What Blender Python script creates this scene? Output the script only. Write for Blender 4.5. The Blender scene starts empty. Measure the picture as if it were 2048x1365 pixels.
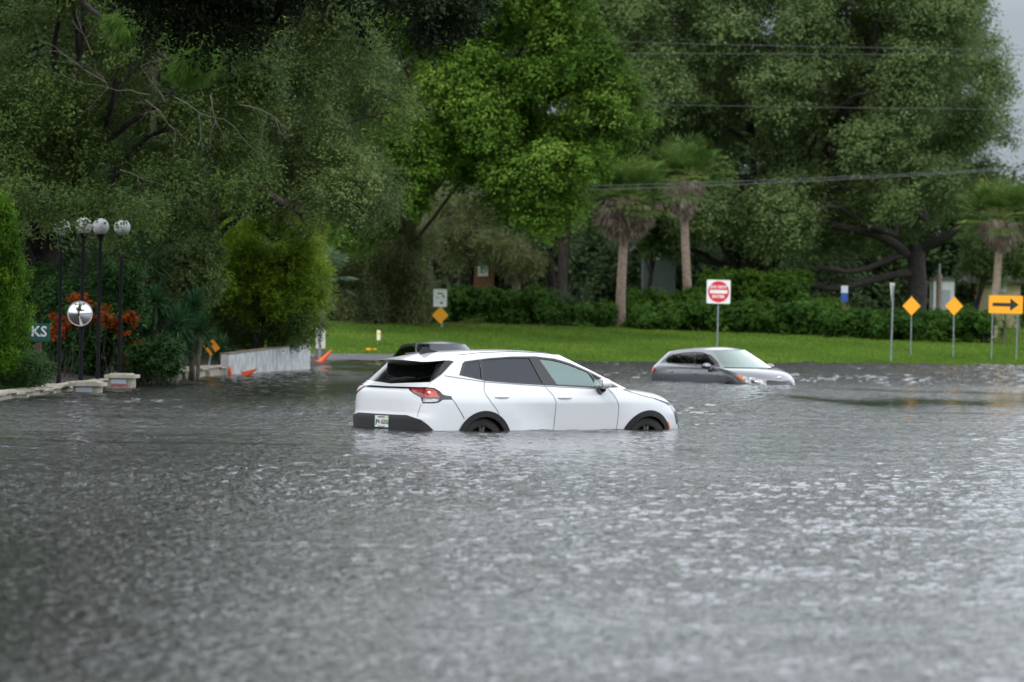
import bpy, math, random
import numpy as np
from mathutils import Vector, Matrix, geometry
R = math.radians
rng = np.random.default_rng(7)
random.seed(7)
sc = bpy.context.scene
col = sc.collection

# ------------------------------------------------------------------ camera, world, sun
F_PX, CAM_H, Y_HOR, ROLL = 6827.0, 1.465, 640.0, R(0.9)
PITCH = math.atan((682.5 - Y_HOR) / F_PX)
cam_d = bpy.data.cameras.new('camera')
cam = bpy.data.objects.new('camera', cam_d); col.objects.link(cam)
cam_d.sensor_width = 36.0
cam_d.lens = 36.0 * F_PX / 2048
cam_d.clip_start = 0.5; cam_d.clip_end = 6000
cam_d.dof.use_dof = True
cam_d.dof.focus_distance = 45.5
cam_d.dof.aperture_fstop = (cam_d.lens / 1000) / 0.044
_f = Vector((0, math.cos(PITCH), -math.sin(PITCH)))
_u0 = Vector((0, math.sin(PITCH), math.cos(PITCH))); _r0 = Vector((1, 0, 0))
_r = _r0 * math.cos(ROLL) + _u0 * math.sin(ROLL)
_u = _u0 * math.cos(ROLL) - _r0 * math.sin(ROLL)
cam.matrix_world = Matrix(((_r.x, _u.x, -_f.x, 0), (_r.y, _u.y, -_f.y, 0), (_r.z, _u.z, -_f.z, CAM_H), (0, 0, 0, 1)))
sc.camera = cam
sc.view_settings.view_transform = 'Standard'
sc.view_settings.look = 'None'
sc.view_settings.exposure = 0.4
sc.cycles.use_denoising = True
sc.cycles.max_bounces = 7
sc.cycles.transparent_max_bounces = 12

SUN_EL, SUN_AZ = R(42), R(195)       # azimuth from +Y, clockwise: behind the camera and a little to the left
w = bpy.data.worlds.new('World'); sc.world = w; w.use_nodes = True
nt = w.node_tree; nt.nodes.clear()
def N(t, **k):
    n = nt.nodes.new(t)
    for a, b in k.items(): setattr(n, a, b)
    return n
out = N('ShaderNodeOutputWorld'); bg = N('ShaderNodeBackground')
sky = N('ShaderNodeTexSky'); sky.sky_type = 'NISHITA'; sky.sun_disc = False
sky.sun_elevation = SUN_EL; sky.sun_rotation = SUN_AZ
hs = N('ShaderNodeHueSaturation'); hs.inputs['Saturation'].default_value = 0.25
tc = N('ShaderNodeTexCoord'); sep = N('ShaderNodeSeparateXYZ')
ramp = N('ShaderNodeValToRGB')       # overcast deck: brighter towards the zenith
cr = ramp.color_ramp
cr.elements[0].position = 0.0; cr.elements[0].color = (1.9, 2.3, 2.7, 1)
cr.elements[1].position = 1.0; cr.elements[1].color = (9.0, 9.5, 10.1, 1)
for p_, c_ in ((.092, (2.5, 2.95, 3.4)), (.145, (11.4, 12.4, 13.7)), (.22, (14.6, 15.7, 17.0)), (.36, (18.2, 19.2, 20.6)), (.7, (12.6, 13.1, 13.8))):
    e = cr.elements.new(p_); e.color = (*c_, 1)
noi = N('ShaderNodeTexNoise'); noi.inputs['Scale'].default_value = 2.6; noi.inputs['Detail'].default_value = 5
mp = N('ShaderNodeMapRange'); mp.inputs['To Min'].default_value = 0.8; mp.inputs['To Max'].default_value = 1.2
mul = N('ShaderNodeMixRGB', blend_type='MULTIPLY'); mul.inputs[0].default_value = 1
mix = N('ShaderNodeMixRGB'); mix.inputs[0].default_value = 0.85
L = nt.links.new
L(sky.outputs[0], hs.inputs['Color']); L(tc.outputs['Generated'], sep.inputs[0]); L(sep.outputs[2], ramp.inputs[0])
L(tc.outputs['Generated'], noi.inputs['Vector']); L(noi.outputs[0], mp.inputs[0])
L(ramp.outputs[0], mul.inputs[1]); L(mp.outputs[0], mul.inputs[2])
L(hs.outputs[0], mix.inputs[1]); L(mul.outputs[0], mix.inputs[2])
L(mix.outputs[0], bg.inputs[0]); bg.inputs[1].default_value = 0.1
L(bg.outputs[0], out.inputs[0])
sun_d = bpy.data.lights.new('sun', 'SUN'); sun = bpy.data.objects.new('sun', sun_d); col.objects.link(sun)
sun_d.energy = 1.1; sun_d.angle = R(14); sun_d.color = (1, .97, .93)
sd = Vector((math.sin(SUN_AZ) * math.cos(SUN_EL), math.cos(SUN_AZ) * math.cos(SUN_EL), math.sin(SUN_EL)))
sun.rotation_euler = sd.to_track_quat('Z', 'Y').to_euler()

def at(px, py, D):
    """world point seen at photo pixel (px, py), D metres down the street"""
    d = _f + _r * ((px - 1024) / F_PX) - _u * ((py - 682.5) / F_PX)
    d = d * (D / d.y)
    return Vector((d.x, d.y, d.z + CAM_H))
def onz(px, py, z):
    d = _f + _r * ((px - 1024) / F_PX) - _u * ((py - 682.5) / F_PX)
    d = d * ((z - CAM_H) / d.z)
    return Vector((d.x, d.y, z))

# ------------------------------------------------------------------ materials
MATS = {}
def principled(name, base, rough=.5, metal=0., noise=None, bump=None, coat=0., spec=.5, emit=None):
    m = bpy.data.materials.new(name); m.use_nodes = True
    t = m.node_tree; b = t.nodes['Principled BSDF']
    b.inputs['Base Color'].default_value = (*base, 1); b.inputs['Roughness'].default_value = rough
    b.inputs['Metallic'].default_value = metal; b.inputs['Coat Weight'].default_value = coat
    b.inputs['Coat Roughness'].default_value = .04; b.inputs['Specular IOR Level'].default_value = spec
    tcn = t.nodes.new('ShaderNodeTexCoord')
    if noise:
        sc_, amt = noise[0], noise[1]
        n = t.nodes.new('ShaderNodeTexNoise'); n.inputs['Scale'].default_value = sc_; n.inputs['Detail'].default_value = 6
        t.links.new(tcn.outputs['Object'], n.inputs['Vector'])
        mx = t.nodes.new('ShaderNodeMixRGB'); other = noise[2] if len(noise) > 2 else tuple(c * (1 - amt) for c in base)
        mx.inputs[1].default_value = (*base, 1); mx.inputs[2].default_value = (*other, 1)
        rp = t.nodes.new('ShaderNodeValToRGB'); rp.color_ramp.elements[0].position = .38; rp.color_ramp.elements[1].position = .64
        t.links.new(n.outputs[0], rp.inputs[0]); t.links.new(rp.outputs[0], mx.inputs[0])
        t.links.new(mx.outputs[0], b.inputs['Base Color'])
    if bump:
        n2 = t.nodes.new('ShaderNodeTexNoise'); n2.inputs['Scale'].default_value = bump[0]; n2.inputs['Detail'].default_value = 5
        t.links.new(tcn.outputs['Object'], n2.inputs['Vector'])
        bp = t.nodes.new('ShaderNodeBump'); bp.inputs['Strength'].default_value = 1; bp.inputs['Distance'].default_value = bump[1]
        t.links.new(n2.outputs[0], bp.inputs['Height']); t.links.new(bp.outputs[0], b.inputs['Normal'])
    MATS[name] = m
    return m
def leaf_mat(name, c0, c1, c2=None, trans=.3, rough=.5):
    """leaf blades: colour varies leaf by leaf through the 'lv' face attribute"""
    m = bpy.data.materials.new(name); m.use_nodes = True; t = m.node_tree; t.nodes.clear()
    o = t.nodes.new('ShaderNodeOutputMaterial'); a = t.nodes.new('ShaderNodeAttribute'); a.attribute_name = 'lv'
    rp = t.nodes.new('ShaderNodeValToRGB')
    rp.color_ramp.elements[0].color = (*c0, 1); rp.color_ramp.elements[1].color = (*(c2 or c1), 1)
    if c2: e = rp.color_ramp.elements.new(.62); e.color = (*c1, 1)
    t.links.new(a.outputs['Fac'], rp.inputs[0])
    b = t.nodes.new('ShaderNodeBsdfPrincipled'); b.inputs['Roughness'].default_value = .6; b.inputs['Specular IOR Level'].default_value = .12
    tr = t.nodes.new('ShaderNodeBsdfTranslucent'); mx = t.nodes.new('ShaderNodeMixShader'); mx.inputs[0].default_value = trans
    t.links.new(rp.outputs[0], b.inputs['Base Color']); t.links.new(rp.outputs[0], tr.inputs[0])
    t.links.new(b.outputs[0], mx.inputs[1]); t.links.new(tr.outputs[0], mx.inputs[2]); t.links.new(mx.outputs[0], o.inputs[0])
    MATS[name] = m
    return m
def glass_mat(name, tint, refl=1.0, gcol=(1, 1, 1), base=.03):
    m = bpy.data.materials.new(name); m.use_nodes = True; t = m.node_tree; t.nodes.clear()
    o = t.nodes.new('ShaderNodeOutputMaterial'); g = t.nodes.new('ShaderNodeBsdfGlossy'); g.inputs['Roughness'].default_value = .02
    tr = t.nodes.new('ShaderNodeBsdfTransparent'); tr.inputs[0].default_value = (*tint, 1)
    fr = t.nodes.new('ShaderNodeFresnel'); fr.inputs[0].default_value = 1.5
    ml = t.nodes.new('ShaderNodeMath'); ml.operation = 'MULTIPLY_ADD'; ml.inputs[1].default_value = 1.3 * refl; ml.inputs[2].default_value = base; g.inputs[0].default_value = (*gcol, 1)
    mx = t.nodes.new('ShaderNodeMixShader')
    t.links.new(fr.outputs[0], ml.inputs[0]); t.links.new(ml.outputs[0], mx.inputs[0])
    t.links.new(tr.outputs[0], mx.inputs[1]); t.links.new(g.outputs[0], mx.inputs[2]); t.links.new(mx.outputs[0], o.inputs[0])
    MATS[name] = m
    return m

principled('paint_white', (.70, .715, .735), .3, coat=.7)
principled('paint_silver', (.30, .30, .315), .28, metal=.95, coat=.5)
principled('paint_black', (.012, .012, .013), .3, coat=.35, spec=.3)
principled('paint_red', (.35, .02, .02), .3, coat=.6)
principled('gloss_black', (.012, .012, .014), .12, coat=.5)
principled('spoiler_black', (.008, .008, .009), .35)
principled('trim_black', (.016, .017, .019), .55, noise=(30, .4))
principled('seam', (.14, .14, .15), .7)
principled('rubber', (.020, .019, .018), .8, noise=(20, .4, (.034, .030, .027)))
principled('cavity', (.006, .006, .006), .9)
principled('alloy', (.06, .06, .063), .45, metal=.5)
principled('chrome', (.75, .76, .78), .12, metal=1.)
principled('lamp_red', (.42, .02, .015), .12, coat=1.)
principled('lamp_red_deep', (.20, .012, .012), .15, coat=1.)
principled('lamp_peach', (.48, .075, .04), .2, coat=1.)
principled('lamp_amber', (.75, .16, .02), .25, coat=.8)
principled('lamp_clear', (.62, .63, .65), .12, coat=1., noise=(18, .5, (.16, .16, .17)))
principled('seat_cloth', (.07, .068, .066), .9)
principled('plate_white', (.72, .74, .74), .4)
principled('plate_ink', (.02, .12, .09), .5)
principled('orange_fruit', (.75, .25, .03), .5)
principled('sticker_yellow', (.75, .6, .12), .5)
glass_mat('glass_tint', (.09, .10, .11), .75, (.85, .9, 1.0))
glass_mat('glass_rear', (.05, .055, .06), .5, base=.16); MATS['glass_rear'].node_tree.nodes['Glossy BSDF'].inputs['Roughness'].default_value = .12
glass_mat('glass_clear', (.72, .90, .84), 1.3, (.62, .82, .78), .22)
glass_mat('glass_wind', (.34, .46, .42), 1.7, (.80, .95, .90), .16)
principled('sign_white', (.78, .79, .78), .45, noise=(3, .08))
principled('sign_red', (.62, .02, .03), .4)
principled('sign_yellow', (.93, .40, .008), .42)
principled('sign_orange', (.95, .33, .01), .42)
principled('sign_black', (.012, .012, .012), .5)
principled('sign_green', (.004, .10, .075), .45)
principled('sign_blue', (.01, .06, .27), .5)
principled('sign_olive', (.28, .30, .09), .5)
principled('sign_cream', (.62, .62, .54), .5)
principled('galvanised', (.30, .34, .36), .45, metal=.5, noise=(6, .3))
principled('pole_black', (.008, .008, .011), .7, spec=.1)
principled('globe_white', (.48, .48, .49), .6, noise=(4, .15), spec=.3)
principled('mirror_face', (.82, .83, .85), .015, metal=1.)
principled('mirror_rim', (.55, .56, .57), .4)
principled('stone', (.50, .46, .36), .85, noise=(7, .35), bump=(40, .01))
principled('stone_cap', (.56, .52, .42), .8, noise=(5, .3), bump=(30, .01))
principled('panel_grey', (.45, .50, .56), .6)
principled('red_lettering', (.55, .12, .14), .6)
principled('barrier_white', (.62, .64, .65), .8, noise=(3.5, .35, (.40, .41, .39)), bump=(30, .01))
principled('coping_brown', (.30, .24, .17), .85, noise=(6, .4))
principled('cone_orange', (.85, .10, .02), .5)
principled('post_brown', (.10, .055, .035), .8)
principled('post_cream', (.66, .62, .42), .7)
principled('bark_dark', (.045, .037, .034), .95, noise=(6, .5), bump=(14, .03))
principled('bark_grey', (.15, .125, .10), .95, noise=(8, .45), bump=(18, .02))
principled('bark_palm', (.30, .225, .175), .95, noise=(7, .35), bump=(20, .015))
principled('dead_wood', (.16, .14, .11), .9, noise=(9, .3))
principled('soil', (.05, .035, .022), .95, noise=(3, .5), bump=(20, .03))
principled('asphalt', (.11, .11, .115), .9, noise=(2.5, .3), bump=(60, .01))
principled('wall_brick', (.20, .09, .045), .9, noise=(5, .3))
principled('wall_cream', (.55, .47, .28), .9, noise=(3, .15))
principled('wall_grey', (.12, .15, .14), .9, noise=(3, .15))
principled('roof_grey', (.16, .15, .15), .9, noise=(4, .3))
principled('window_dark', (.05, .06, .07), .15)
principled('cable', (.10, .10, .11), .6)
leaf_mat('leaf_oak', (.046, .080, .020), (.102, .162, .038), (.20, .28, .075))
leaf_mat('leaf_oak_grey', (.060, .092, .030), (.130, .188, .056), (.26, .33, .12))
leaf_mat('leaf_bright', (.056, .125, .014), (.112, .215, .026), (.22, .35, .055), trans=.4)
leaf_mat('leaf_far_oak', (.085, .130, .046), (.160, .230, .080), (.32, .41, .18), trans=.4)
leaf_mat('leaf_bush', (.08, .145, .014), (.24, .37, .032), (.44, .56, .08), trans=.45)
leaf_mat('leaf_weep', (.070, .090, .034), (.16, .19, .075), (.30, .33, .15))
leaf_mat('leaf_hedge', (.020, .058, .010), (.055, .130, .018), (.13, .25, .04))
leaf_mat('leaf_hedge_top', (.03, .085, .010), (.09, .18, .022), (.20, .32, .05))
leaf_mat('leaf_backlit', (.010, .019, .008), (.028, .047, .018), (.07, .10, .045), trans=.2)  # near-black oak leaves: their backlit shade is put into the colour
leaf_mat('leaf_shrub', (.014, .045, .012), (.042, .110, .026), (.10, .21, .045))
leaf_mat('leaf_spike', (.016, .060, .022), (.045, .130, .045), (.10, .23, .08), trans=.25)
leaf_mat('leaf_conifer', (.03, .085, .008), (.11, .25, .016), (.26, .44, .035))
leaf_mat('leaf_juniper', (.03, .07, .02), (.07, .15, .04), (.13, .24, .07))
leaf_mat('leaf_pine', (.05, .11, .014), (.10, .20, .03), (.22, .34, .07))
leaf_mat('leaf_palm', (.04, .085, .018), (.10, .18, .038), (.36, .34, .07))
leaf_mat('leaf_palm_grey', (.05, .08, .04), (.10, .15, .075), (.18, .23, .12))
leaf_mat('leaf_palm_dead', (.16, .12, .09), (.34, .28, .23), (.55, .49, .42), trans=.15)
leaf_mat('flower_orange', (.14, .022, .006), (.30, .060, .012), (.50, .14, .025))
leaf_mat('leaf_grass', (.06, .125, .016), (.125, .22, .026), (.23, .30, .06))
leaf_mat('litter', (.06, .03, .018), (.16, .08, .045), (.30, .17, .10))
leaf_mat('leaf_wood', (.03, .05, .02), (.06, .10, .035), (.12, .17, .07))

# ------------------------------------------------------------------ object helpers
def tag(o, label=None, cat=None, group=None, kind=None):
    if label: o['label'] = label
    if cat: o['category'] = cat
    if group: o['group'] = group
    if kind: o['kind'] = kind
    return o
def thing(name, label, cat, loc=(0, 0, 0), rz=0, group=None):
    o = bpy.data.objects.new(name, None); col.objects.link(o)
    o.location = loc; o.rotation_euler = (0, 0, rz); o.empty_display_size = .2
    return tag(o, label, cat, group)
def copy_tree(o, parent=None):
    c = o.copy(); col.objects.link(c); c.parent = parent
    for ch in [x for x in o.children]: copy_tree(ch, c)
    return c
class MB:
    """collects polygons; build() links them as one mesh object"""
    def __init__(s): s.v = []; s.f = []; s.n = []; s.mi = []; s.mats = []; s.sm = []; s.cur = 0; s.hasn = False
    def mat(s, m):
        if m not in s.mats: s.mats.append(m)
        s.cur = s.mats.index(m); return s
    def add(s, V, Fc, NN=None, smooth=False):
        k = len(s.v); s.v += [tuple(map(float, p)) for p in V]
        if NN is None: s.n += [(0, 0, 0)] * len(V)
        else: s.n += [tuple(map(float, p)) for p in NN]; s.hasn = True
        for f in Fc: s.f.append(tuple(int(i) + k for i in f)); s.mi.append(s.cur); s.sm.append(smooth)
        return s
    def box(s, c, d, rz=0, M=None):
        x, y, z = d[0] / 2, d[1] / 2, d[2] / 2
        V = [Vector((a, b, e)) for a in (-x, x) for b in (-y, y) for e in (-z, z)]
        if M is None: M = Matrix.Rotation(rz, 4, 'Z')
        V = [M @ p + Vector(c) for p in V]
        return s.add(V, [(0, 1, 3, 2), (4, 6, 7, 5), (0, 4, 5, 1), (2, 3, 7, 6), (0, 2, 6, 4), (1, 5, 7, 3)])
    def tube(s, pts, rad, n=8, cap=True):
        pts = [Vector(p) for p in pts]
        if not hasattr(rad, '__len__'): rad = [rad] * len(pts)
        V = []; Fc = []; prev = None
        for i, p in enumerate(pts):
            d = (pts[min(i + 1, len(pts) - 1)] - pts[max(i - 1, 0)]).normalized()
            a = Vector((1, 0, 0)) if abs(d.x) < .8 else Vector((0, 1, 0))
            if prev is not None: a = prev
            u = (a - d * a.dot(d)).normalized(); prev = u; q = d.cross(u)
            for k in range(n):
                t = 2 * math.pi * k / n; V.append(p + (u * math.cos(t) + q * math.sin(t)) * rad[i])
        for i in range(len(pts) - 1):
            for k in range(n):
                a = i * n + k; b = i * n + (k + 1) % n; Fc.append((a, b, b + n, a + n))
        s.add(V, Fc, smooth=True)
        if cap:
            s.add(V[:n], [tuple(range(n - 1, -1, -1))]); s.add(V[-n:], [tuple(range(n))])
        return s
    def sphere(s, c, r, n=16, m=10, sq=(1, 1, 1)):
        V = [(c[0], c[1], c[2] + r * sq[2])]; Fc = []
        for j in range(1, m):
            for i in range(n):
                a = math.pi * j / m; b = 2 * math.pi * i / n
                V.append((c[0] + r * sq[0] * math.sin(a) * math.cos(b), c[1] + r * sq[1] * math.sin(a) * math.sin(b), c[2] + r * sq[2] * math.cos(a)))
        V.append((c[0], c[1], c[2] - r * sq[2]))
        for i in range(n): Fc.append((0, 1 + i, 1 + (i + 1) % n))
        for j in range(m - 2):
            for i in range(n):
                a = 1 + j * n + i; b = 1 + j * n + (i + 1) % n; Fc.append((a, a + n, b + n, b))
        e = len(V) - 1; k = 1 + (m - 2) * n
        for i in range(n): Fc.append((e, k + (i + 1) % n, k + i))
        return s.add(V, Fc, smooth=True)
    def prism(s, poly, y0, y1, M=None):
        """polygon in x,z extruded along y"""
        n = len(poly); V = [Vector((p[0], y0, p[1])) for p in poly] + [Vector((p[0], y1, p[1])) for p in poly]
        if M is not None: V = [M @ v for v in V]
        Fc = [tuple(range(n)), tuple(range(2 * n - 1, n - 1, -1))] + [(i, i + n, (i + 1) % n + n, (i + 1) % n) for i in range(n)]
        return s.add(V, Fc)
    def build(s, name, m=None, parent=None):
        me = bpy.data.meshes.new(name); me.from_pydata(s.v, [], s.f)
        mats = s.mats or [m]
        for q in mats: me.materials.append(MATS[q])
        me.polygons.foreach_set('material_index', s.mi if s.mats else [0] * len(s.f))
        me.polygons.foreach_set('use_smooth', s.sm)
        me.update()
        if s.hasn: me.normals_split_custom_set_from_vertices(s.n)
        o = bpy.data.objects.new(name, me); col.objects.link(o)
        if parent: o.parent = parent
        return o
def text_mesh(body, size, m, parent, name='lettering', extrude=.002, loc=(0, 0, 0), rot=(math.pi / 2, 0, 0), bold=0., align='CENTER', sx=1.):
    c = bpy.data.curves.new('t', 'FONT'); c.body = body; c.size = size; c.extrude = extrude; c.offset = bold
    c.align_x = align; c.align_y = 'CENTER'; c.resolution_u = 2
    o = bpy.data.objects.new('t', c); col.objects.link(o)
    bpy.context.view_layer.update()
    me = bpy.data.meshes.new_from_object(o.evaluated_get(bpy.context.evaluated_depsgraph_get()))
    bpy.data.objects.remove(o)
    me.materials.clear(); me.materials.append(MATS[m]); me.name = name
    q = bpy.data.objects.new(name, me); col.objects.link(q); q.location = loc; q.rotation_euler = rot; q.scale = (sx, 1, 1)
    if parent: q.parent = parent
    return q

# ------------------------------------------------------------------ cars
def smooth_tab(tab, sig=.02):
    a = np.array(sorted(tab), float); x = np.linspace(a[0, 0], a[-1, 0], 400); y = np.interp(x, a[:, 0], a[:, 1])
    h = x[1] - x[0]; k = max(1, int(3 * sig / h)); g = np.exp(-.5 * (np.arange(-k, k + 1) * h / sig) ** 2); g /= g.sum()
    # pad by odd reflection so that the ends stay put
    yp = np.concatenate([2 * y[0] - y[k:0:-1], y, 2 * y[-1] - y[-2:-k - 2:-1]])
    ys = np.convolve(yp, g, 'valid')
    return lambda q: np.interp(q, x, ys)
class Shell:
    def __init__(s, xr, xf, w, ar, af, nr, nf, bulge):
        s.xr, s.xf, s.w = smooth_tab(xr), smooth_tab(xf), smooth_tab(w)
        s.ar, s.af = smooth_tab(ar), smooth_tab(af); s.nr, s.nf = nr, nf; s.bulge = bulge
    def pt(s, u, z):
        u = np.asarray(u, float); z = np.asarray(z, float); au = np.abs(u); sg = np.where(u >= 0, -1., 1.)
        xr, xf, w, ar, af = s.xr(z), s.xf(z), s.w(z), s.ar(z), s.af(z)
        th = np.clip(au, 0, 1) * math.pi / 2; ph = np.clip(3 - au, 0, 1) * math.pi / 2
        cr, sr = np.clip(np.cos(th), 0, 1), np.clip(np.sin(th), 0, 1); k = (cr ** s.nr + sr ** s.nr) ** (-1 / s.nr); cr = cr * k; sr = sr * k
        cf, sf = np.clip(np.cos(ph), 0, 1), np.clip(np.sin(ph), 0, 1); k = (cf ** s.nf + sf ** s.nf) ** (-1 / s.nf); cf = cf * k; sf = sf * k
        x = np.where(au < 1, xr + ar * (1 - cr), np.where(au > 2, xf - af + af * cf, xr + ar + (au - 1) * (xf - af - xr - ar)))
        y = w * np.where(au < 1, sr, np.where(au > 2, sf, 1.))
        y = y + s.bulge(x, z) * np.where(au < 1, sr, np.where(au > 2, sf, 1.))
        return np.stack([x, sg * y, z], -1)
    def nrm(s, u, z):
        e = 2e-3
        a = s.pt(u + e, z) - s.pt(u - e, z); b = s.pt(u, z + e) - s.pt(u, z - e)
        n = np.cross(a, b); n /= np.linalg.norm(n, axis=-1, keepdims=True) + 1e-12
        return n
    def us(s, x, z):
        xr, xf, ar, af = float(s.xr(z)), float(s.xf(z)), float(s.ar(z)), float(s.af(z))
        if x < xr + ar: c = min(1, (xr + ar - x) / ar); return math.atan2((1 - c ** s.nr) ** (1 / s.nr), c) / (math.pi / 2)
        if x > xf - af: c = min(1, (x - xf + af) / af); return 3 - math.atan2((1 - c ** s.nf) ** (1 / s.nf), c) / (math.pi / 2)
        return 1 + (x - xr - ar) / (xf - af - xr - ar)
    def ur(s, y, z):
        t = min(1, abs(y) / float(s.w(z))); return math.atan2(t, (1 - t ** s.nr) ** (1 / s.nr)) / (math.pi / 2) * (1 if y <= 0 else -1)
    def uf(s, y, z):
        t = min(1, abs(y) / float(s.w(z))); return (3 - math.atan2(t, (1 - t ** s.nf) ** (1 / s.nf)) / (math.pi / 2)) * (1 if y <= 0 else -1)
def inside(P, poly):
    poly = np.asarray(poly); x, y = P[:, 0], P[:, 1]; r = np.zeros(len(P), bool); j = len(poly) - 1
    for i in range(len(poly)):
        xi, yi = poly[i]; xj, yj = poly[j]
        if yi != yj: r ^= ((yi > y) != (yj > y)) & (x < (xj - xi) * (y - yi) / (yj - yi) + xi)
        j = i
    return r
def dom(sh, poly, center):
    """spec polygon -> (domain, z) loop. spec point: ('s', x, z) side, ('r', y, z) rear, ('f', y, z) front; y>0 is the car's left"""
    out_ = []
    n = len(poly)
    def conv(k, a, z):
        if k == 'u': return a if center == 'u' else (3 - abs(a)) * (1 if a >= 0 else -1)
        u = sh.us(a, z) if k == 's' else sh.ur(a, z) if k == 'r' else sh.uf(a, z)
        if center == 'f': u = (3 - abs(u)) * (1 if u >= 0 else -1)
        return u
    for i in range(n):
        k, a, z = poly[i]; k2, a2, z2 = poly[(i + 1) % n]
        m = max(1, int(math.hypot(a2 - a, z2 - z) / .05)) if k == k2 else 6
        if k == k2:
            for q in range(m): t = q / m; out_.append((conv(k, a + (a2 - a) * t, z + (z2 - z) * t), z + (z2 - z) * t))
        else:
            c0, c1 = conv(k, a, z), conv(k2, a2, z2)
            for q in range(m): t = q / m; out_.append((c0 + (c1 - c0) * t, z + (z2 - z) * t))
    return out_
def patch(mb, sh, poly, center='u', off=0., holes=(), both=True, step=.035, du=.035):
    loops = [dom(sh, poly, center)] + [dom(sh, h, center) for h in holes]
    V = []; E = []
    for lp in loops:
        k = len(V); V += lp; E += [(k + i, k + (i + 1) % len(lp)) for i in range(len(lp))]
    A = np.array(loops[0]); lo, hi = A.min(0), A.max(0)
    gu = np.arange(lo[0] + du / 2, hi[0], du); gz = np.arange(lo[1] + step / 2, hi[1], step)
    if len(gu) and len(gz):
        G = np.stack(np.meshgrid(gu, gz), -1).reshape(-1, 2)
        m = inside(G, loops[0])
        for h in loops[1:]: m &= ~inside(G, h)
        V += [tuple(g) for g in G[m]]
    r = geometry.delaunay_2d_cdt([Vector((a, b)) for a, b in V], E, [], 0, 1e-6)
    P = np.array([tuple(v) for v in r[0]]); T = np.array([f for f in r[2]])
    c = P[T].mean(1); m = inside(c, loops[0])
    for h in loops[1:]: m &= ~inside(c, h)
    T = T[m]
    u = P[:, 0]; z = P[:, 1]
    if center == 'f': u = np.where(u >= 0, 3 - np.abs(u), -(3 - np.abs(u)))
    X = sh.pt(u, z); NN = sh.nrm(u, z)
    cen = np.array([(X[:, 0].min() + X[:, 0].max()) / 2 * 0 + 2.2, 0, .6])
    sgn = np.sign(((X - cen) * NN).sum(1).mean()); NN = NN * sgn
    X = X + NN * off
    # winding to agree with normals
    fn = np.cross(X[T[:, 1]] - X[T[:, 0]], X[T[:, 2]] - X[T[:, 0]])
    flip = (fn * NN[T[:, 0]]).sum(1) < 0
    T[flip] = T[flip][:, ::-1]
    mb.add(X, T, NN, smooth=True)
    if both:
        mb.add(X * [1, -1, 1], T[:, ::-1], NN * [1, -1, 1], smooth=True)
def ribbon(sh, pts, wd):
    """thin polygon along a polyline of side points (x, z)"""
    P = [Vector((a, b)) for a, b in pts]; Lf, Rt = [], []
    for i, p in enumerate(P):
        d = (P[min(i + 1, len(P) - 1)] - P[max(i - 1, 0)]).normalized(); n = Vector((-d.y, d.x)) * wd / 2
        Lf.append(p + n); Rt.append(p - n)
    return [('s', q.x, q.y) for q in Lf + Rt[::-1]]
def grid_add(mb, G, flipn=False):
    """G[i][j] grid of points, smooth"""
    G = np.array(G); a, b, _ = G.shape
    V = G.reshape(-1, 3); Fc = [(i * b + j, i * b + j + 1, (i + 1) * b + j + 1, (i + 1) * b + j) for i in range(a - 1) for j in range(b - 1)]
    di = np.gradient(G, axis=0); dj = np.gradient(G, axis=1); n = np.cross(dj, di); n /= np.linalg.norm(n, axis=-1, keepdims=True) + 1e-9
    if n[..., 2].mean() < 0: n = -n; Fc = [f[::-1] for f in Fc]
    mb.add(V, Fc, n.reshape(-1, 3), smooth=True)
def wheel(parent, x, y, r, wd=.22):
    t = thing('wheel', None, None, (x, y, r)); t.parent = parent
    sgn = 1 if y > 0 else -1
    prof = [(r * .66, -.5), (r * .70, -.55), (r * .90, -.55), (r * .985, -.42), (r, -.2), (r, .2), (r * .985, .42), (r * .90, .55), (r * .70, .55), (r * .66, .5)]
    V = []; Fc = []; n = 40
    for k in range(n):
        a = 2 * math.pi * k / n
        for (q, s_) in prof: V.append((q * math.cos(a), s_ * wd, q * math.sin(a)))
    m = len(prof)
    for k in range(n):
        for j in range(m - 1):
            a = k * m + j; b = ((k + 1) % n) * m + j; Fc.append((a, b, b + 1, a + 1))
    MB().add(V, Fc, smooth=True).build('tyre', 'rubber', t)
    rb = MB().mat('alloy')
    rb.tube([(0, sgn * wd * .42, 0), (0, sgn * wd * .5, 0)], r * .16, 16)
    for k in range(5):
        a = 2 * math.pi * k / 5 + .3
        for dd in (-.13, .13):
            rb.tube([(r * .1 * math.cos(a), sgn * wd * .44, r * .1 * math.sin(a)), (r * .66 * math.cos(a + dd), sgn * wd * .40, r * .66 * math.sin(a + dd))], [.028, .022], 6)
    rb.mat('cavity').tube([(0, sgn * wd * .1, 0), (0, sgn * wd * .14, 0)], r * .67, 24)
    rb.build('rim', None, t)
    return t

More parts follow.
